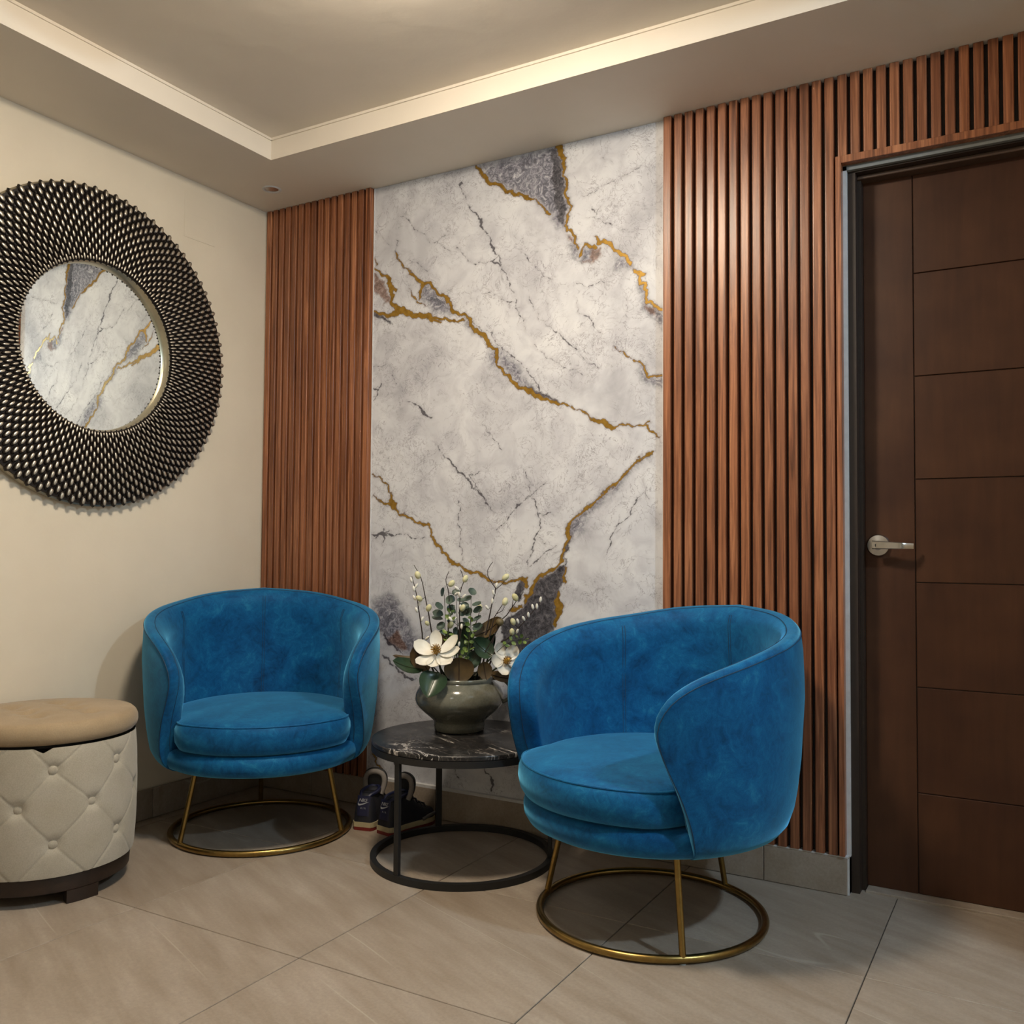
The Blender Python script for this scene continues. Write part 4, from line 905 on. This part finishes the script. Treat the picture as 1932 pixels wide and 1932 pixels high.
twig('short willow stem low in front with a round pale bud', [(862, 1230), (868, 1205), (871, 1186)], (.05, .05), buds=[(871, 1182), (866, 1215), (850, 1168)])

def sprig(name, label, cat, stem, off, leaves, mat, size, group, rndv=1):
    rg = random.Random(rndv)
    P0 = at(stem[0][0], stem[0][1], off); t = thing(name, label, cat, tuple(P0), group=group)
    W = [vc*1.0-P0+Vector((0, 0, -.02))]+[at(x, y_, off)-P0 for x, y_ in stem]; S = spline([tuple(q) for q in W], 24)
    MB().tube(S, [.0018-.0010*i/23 for i in range(24)], 6).obj('stem', STEMG if mat == BOX else TWIG, t)
    for x, y_, k in leaves:
        p = at(x, y_, off+rg.uniform(-.02, .02))-P0; q = min((Vector(s) for s in S), key=lambda s: (s-p-Vector((0, 0, -.008))).length)
        d = (p-q); d = d.normalized() if d.length > .004 else (LEFT*rg.uniform(-1, 1)+UP*.5).normalized()
        face = TOCAM*rg.uniform(.3, 1)+UP*rg.uniform(.3, .9)+LEFT*rg.uniform(-.5, .5)
        leaf('leaf', t, mat, q+(p-q)*.25, p+d*size*k*.5, size*k*.86, face, cup=.25, bend=.1, nl=6, nw=4, shape=1.0)
    return t
eg = 'eucalyptus sprigs in the pot'
sprig('eucalyptus_sprig', 'grey-green eucalyptus sprig on the left of the bouquet', 'foliage', [(842, 1205), (840, 1160), (838, 1122)], .0, [(835, 1117, 1), (829, 1143, 1), (846, 1133, 1), (826, 1157, 1.05), (848, 1160, .9), (822, 1165, .9), (834, 1182, 1.1), (852, 1146, .8), (836, 1196, .9)], EUC, .036, eg, 2)
sprig('eucalyptus_sprig', 'grey-green eucalyptus sprig at the centre behind the catkins', 'foliage', [(864, 1205), (862, 1160), (860, 1118)], -.02, [(860, 1118, .9), (853, 1130, .9), (869, 1132, .9), (856, 1150, 1), (872, 1155, 1), (852, 1172, 1), (870, 1178, 1), (860, 1192, 1)], EUC, .036, eg, 3)
sprig('eucalyptus_sprig', 'grey-green eucalyptus sprig on the right of the bouquet', 'foliage', [(884, 1208), (888, 1165), (889, 1124)], .01, [(891, 1117, 1), (882, 1129, 1.1), (898, 1139, 1.1), (884, 1155, 1.05), (902, 1149, .9), (876, 1142, .9), (900, 1166, 1), (880, 1172, .9), (902, 1182, 1)], EUC, .036, eg, 4)
bg = 'boxwood sprigs in the pot'
sprig('boxwood_sprig', 'bright green boxwood sprig at the centre of the bouquet', 'foliage', [(882, 1245), (884, 1215), (889, 1185), (888, 1168)], .06, [(890, 1169, 1), (881, 1177, 1), (896, 1177, 1), (883, 1188, 1), (896, 1190, 1.1), (878, 1200, 1), (891, 1199, 1.1), (879, 1211, 1), (890, 1211, 1), (876, 1223, 1), (892, 1223, 1), (886, 1164, .8)], BOX, .017, bg, 5)
sprig('boxwood_sprig', 'small yellow-green boxwood sprig among the eucalyptus at left', 'foliage', [(845, 1218), (846, 1190), (850, 1160), (852, 1150)], .04, [(846, 1150, .9), (855, 1152, .9), (843, 1163, 1), (856, 1166, 1), (838, 1190, 1), (850, 1203, 1.2), (840, 1204, 1), (854, 1196, 1)], BOX, .016, bg, 6)
sprig('boxwood_sprig', 'bright green boxwood sprig reaching right towards the chair', 'foliage', [(940, 1228), (960, 1212), (978, 1205), (991, 1207)], .05, [(964, 1203, 1), (970, 1214, 1), (974, 1199, 1), (981, 1212, 1), (984, 1200, 1), (990, 1213, 1), (995, 1205, .9), (952, 1212, 1), (958, 1218, 1)], BOX, .015, bg, 7)
sprig('boxwood_sprig', 'dark boxwood sprig low behind the front centre leaf', 'foliage', [(870, 1262), (874, 1245), (876, 1232)], .07, [(868, 1240, 1), (882, 1240, 1), (872, 1230, 1), (880, 1226, 1), (866, 1250, 1), (884, 1252, 1)], BOX, .017, bg, 8)
pd = thing('seed_pod', 'small round brown seed pod beside the large dark leaf', 'seed pod', tuple(at(943, 1174, .03)))
MB().ellipsoid((0, 0, 0), [(1, 0, 0), (0, 1, 0), (0, 0, 1)], (.0135, .0135, .0135), 14, 10).obj('pod', m_leaf('pod_brown', (.06, .045, .018), (.16, .12, .05), .5), pd)
MB().tube([(0, 0, -.012), tuple((vc-at(943, 1174, .03))*.5+Vector((.02, 0, 0))), tuple(vc-at(943, 1174, .03))], .0016, 6).obj('stalk', TWIG, pd)
MB().lathe([(0, .016), (.004, .0145), (.002, .012), (0, .012)], 8).obj('calyx', TWIG, pd)
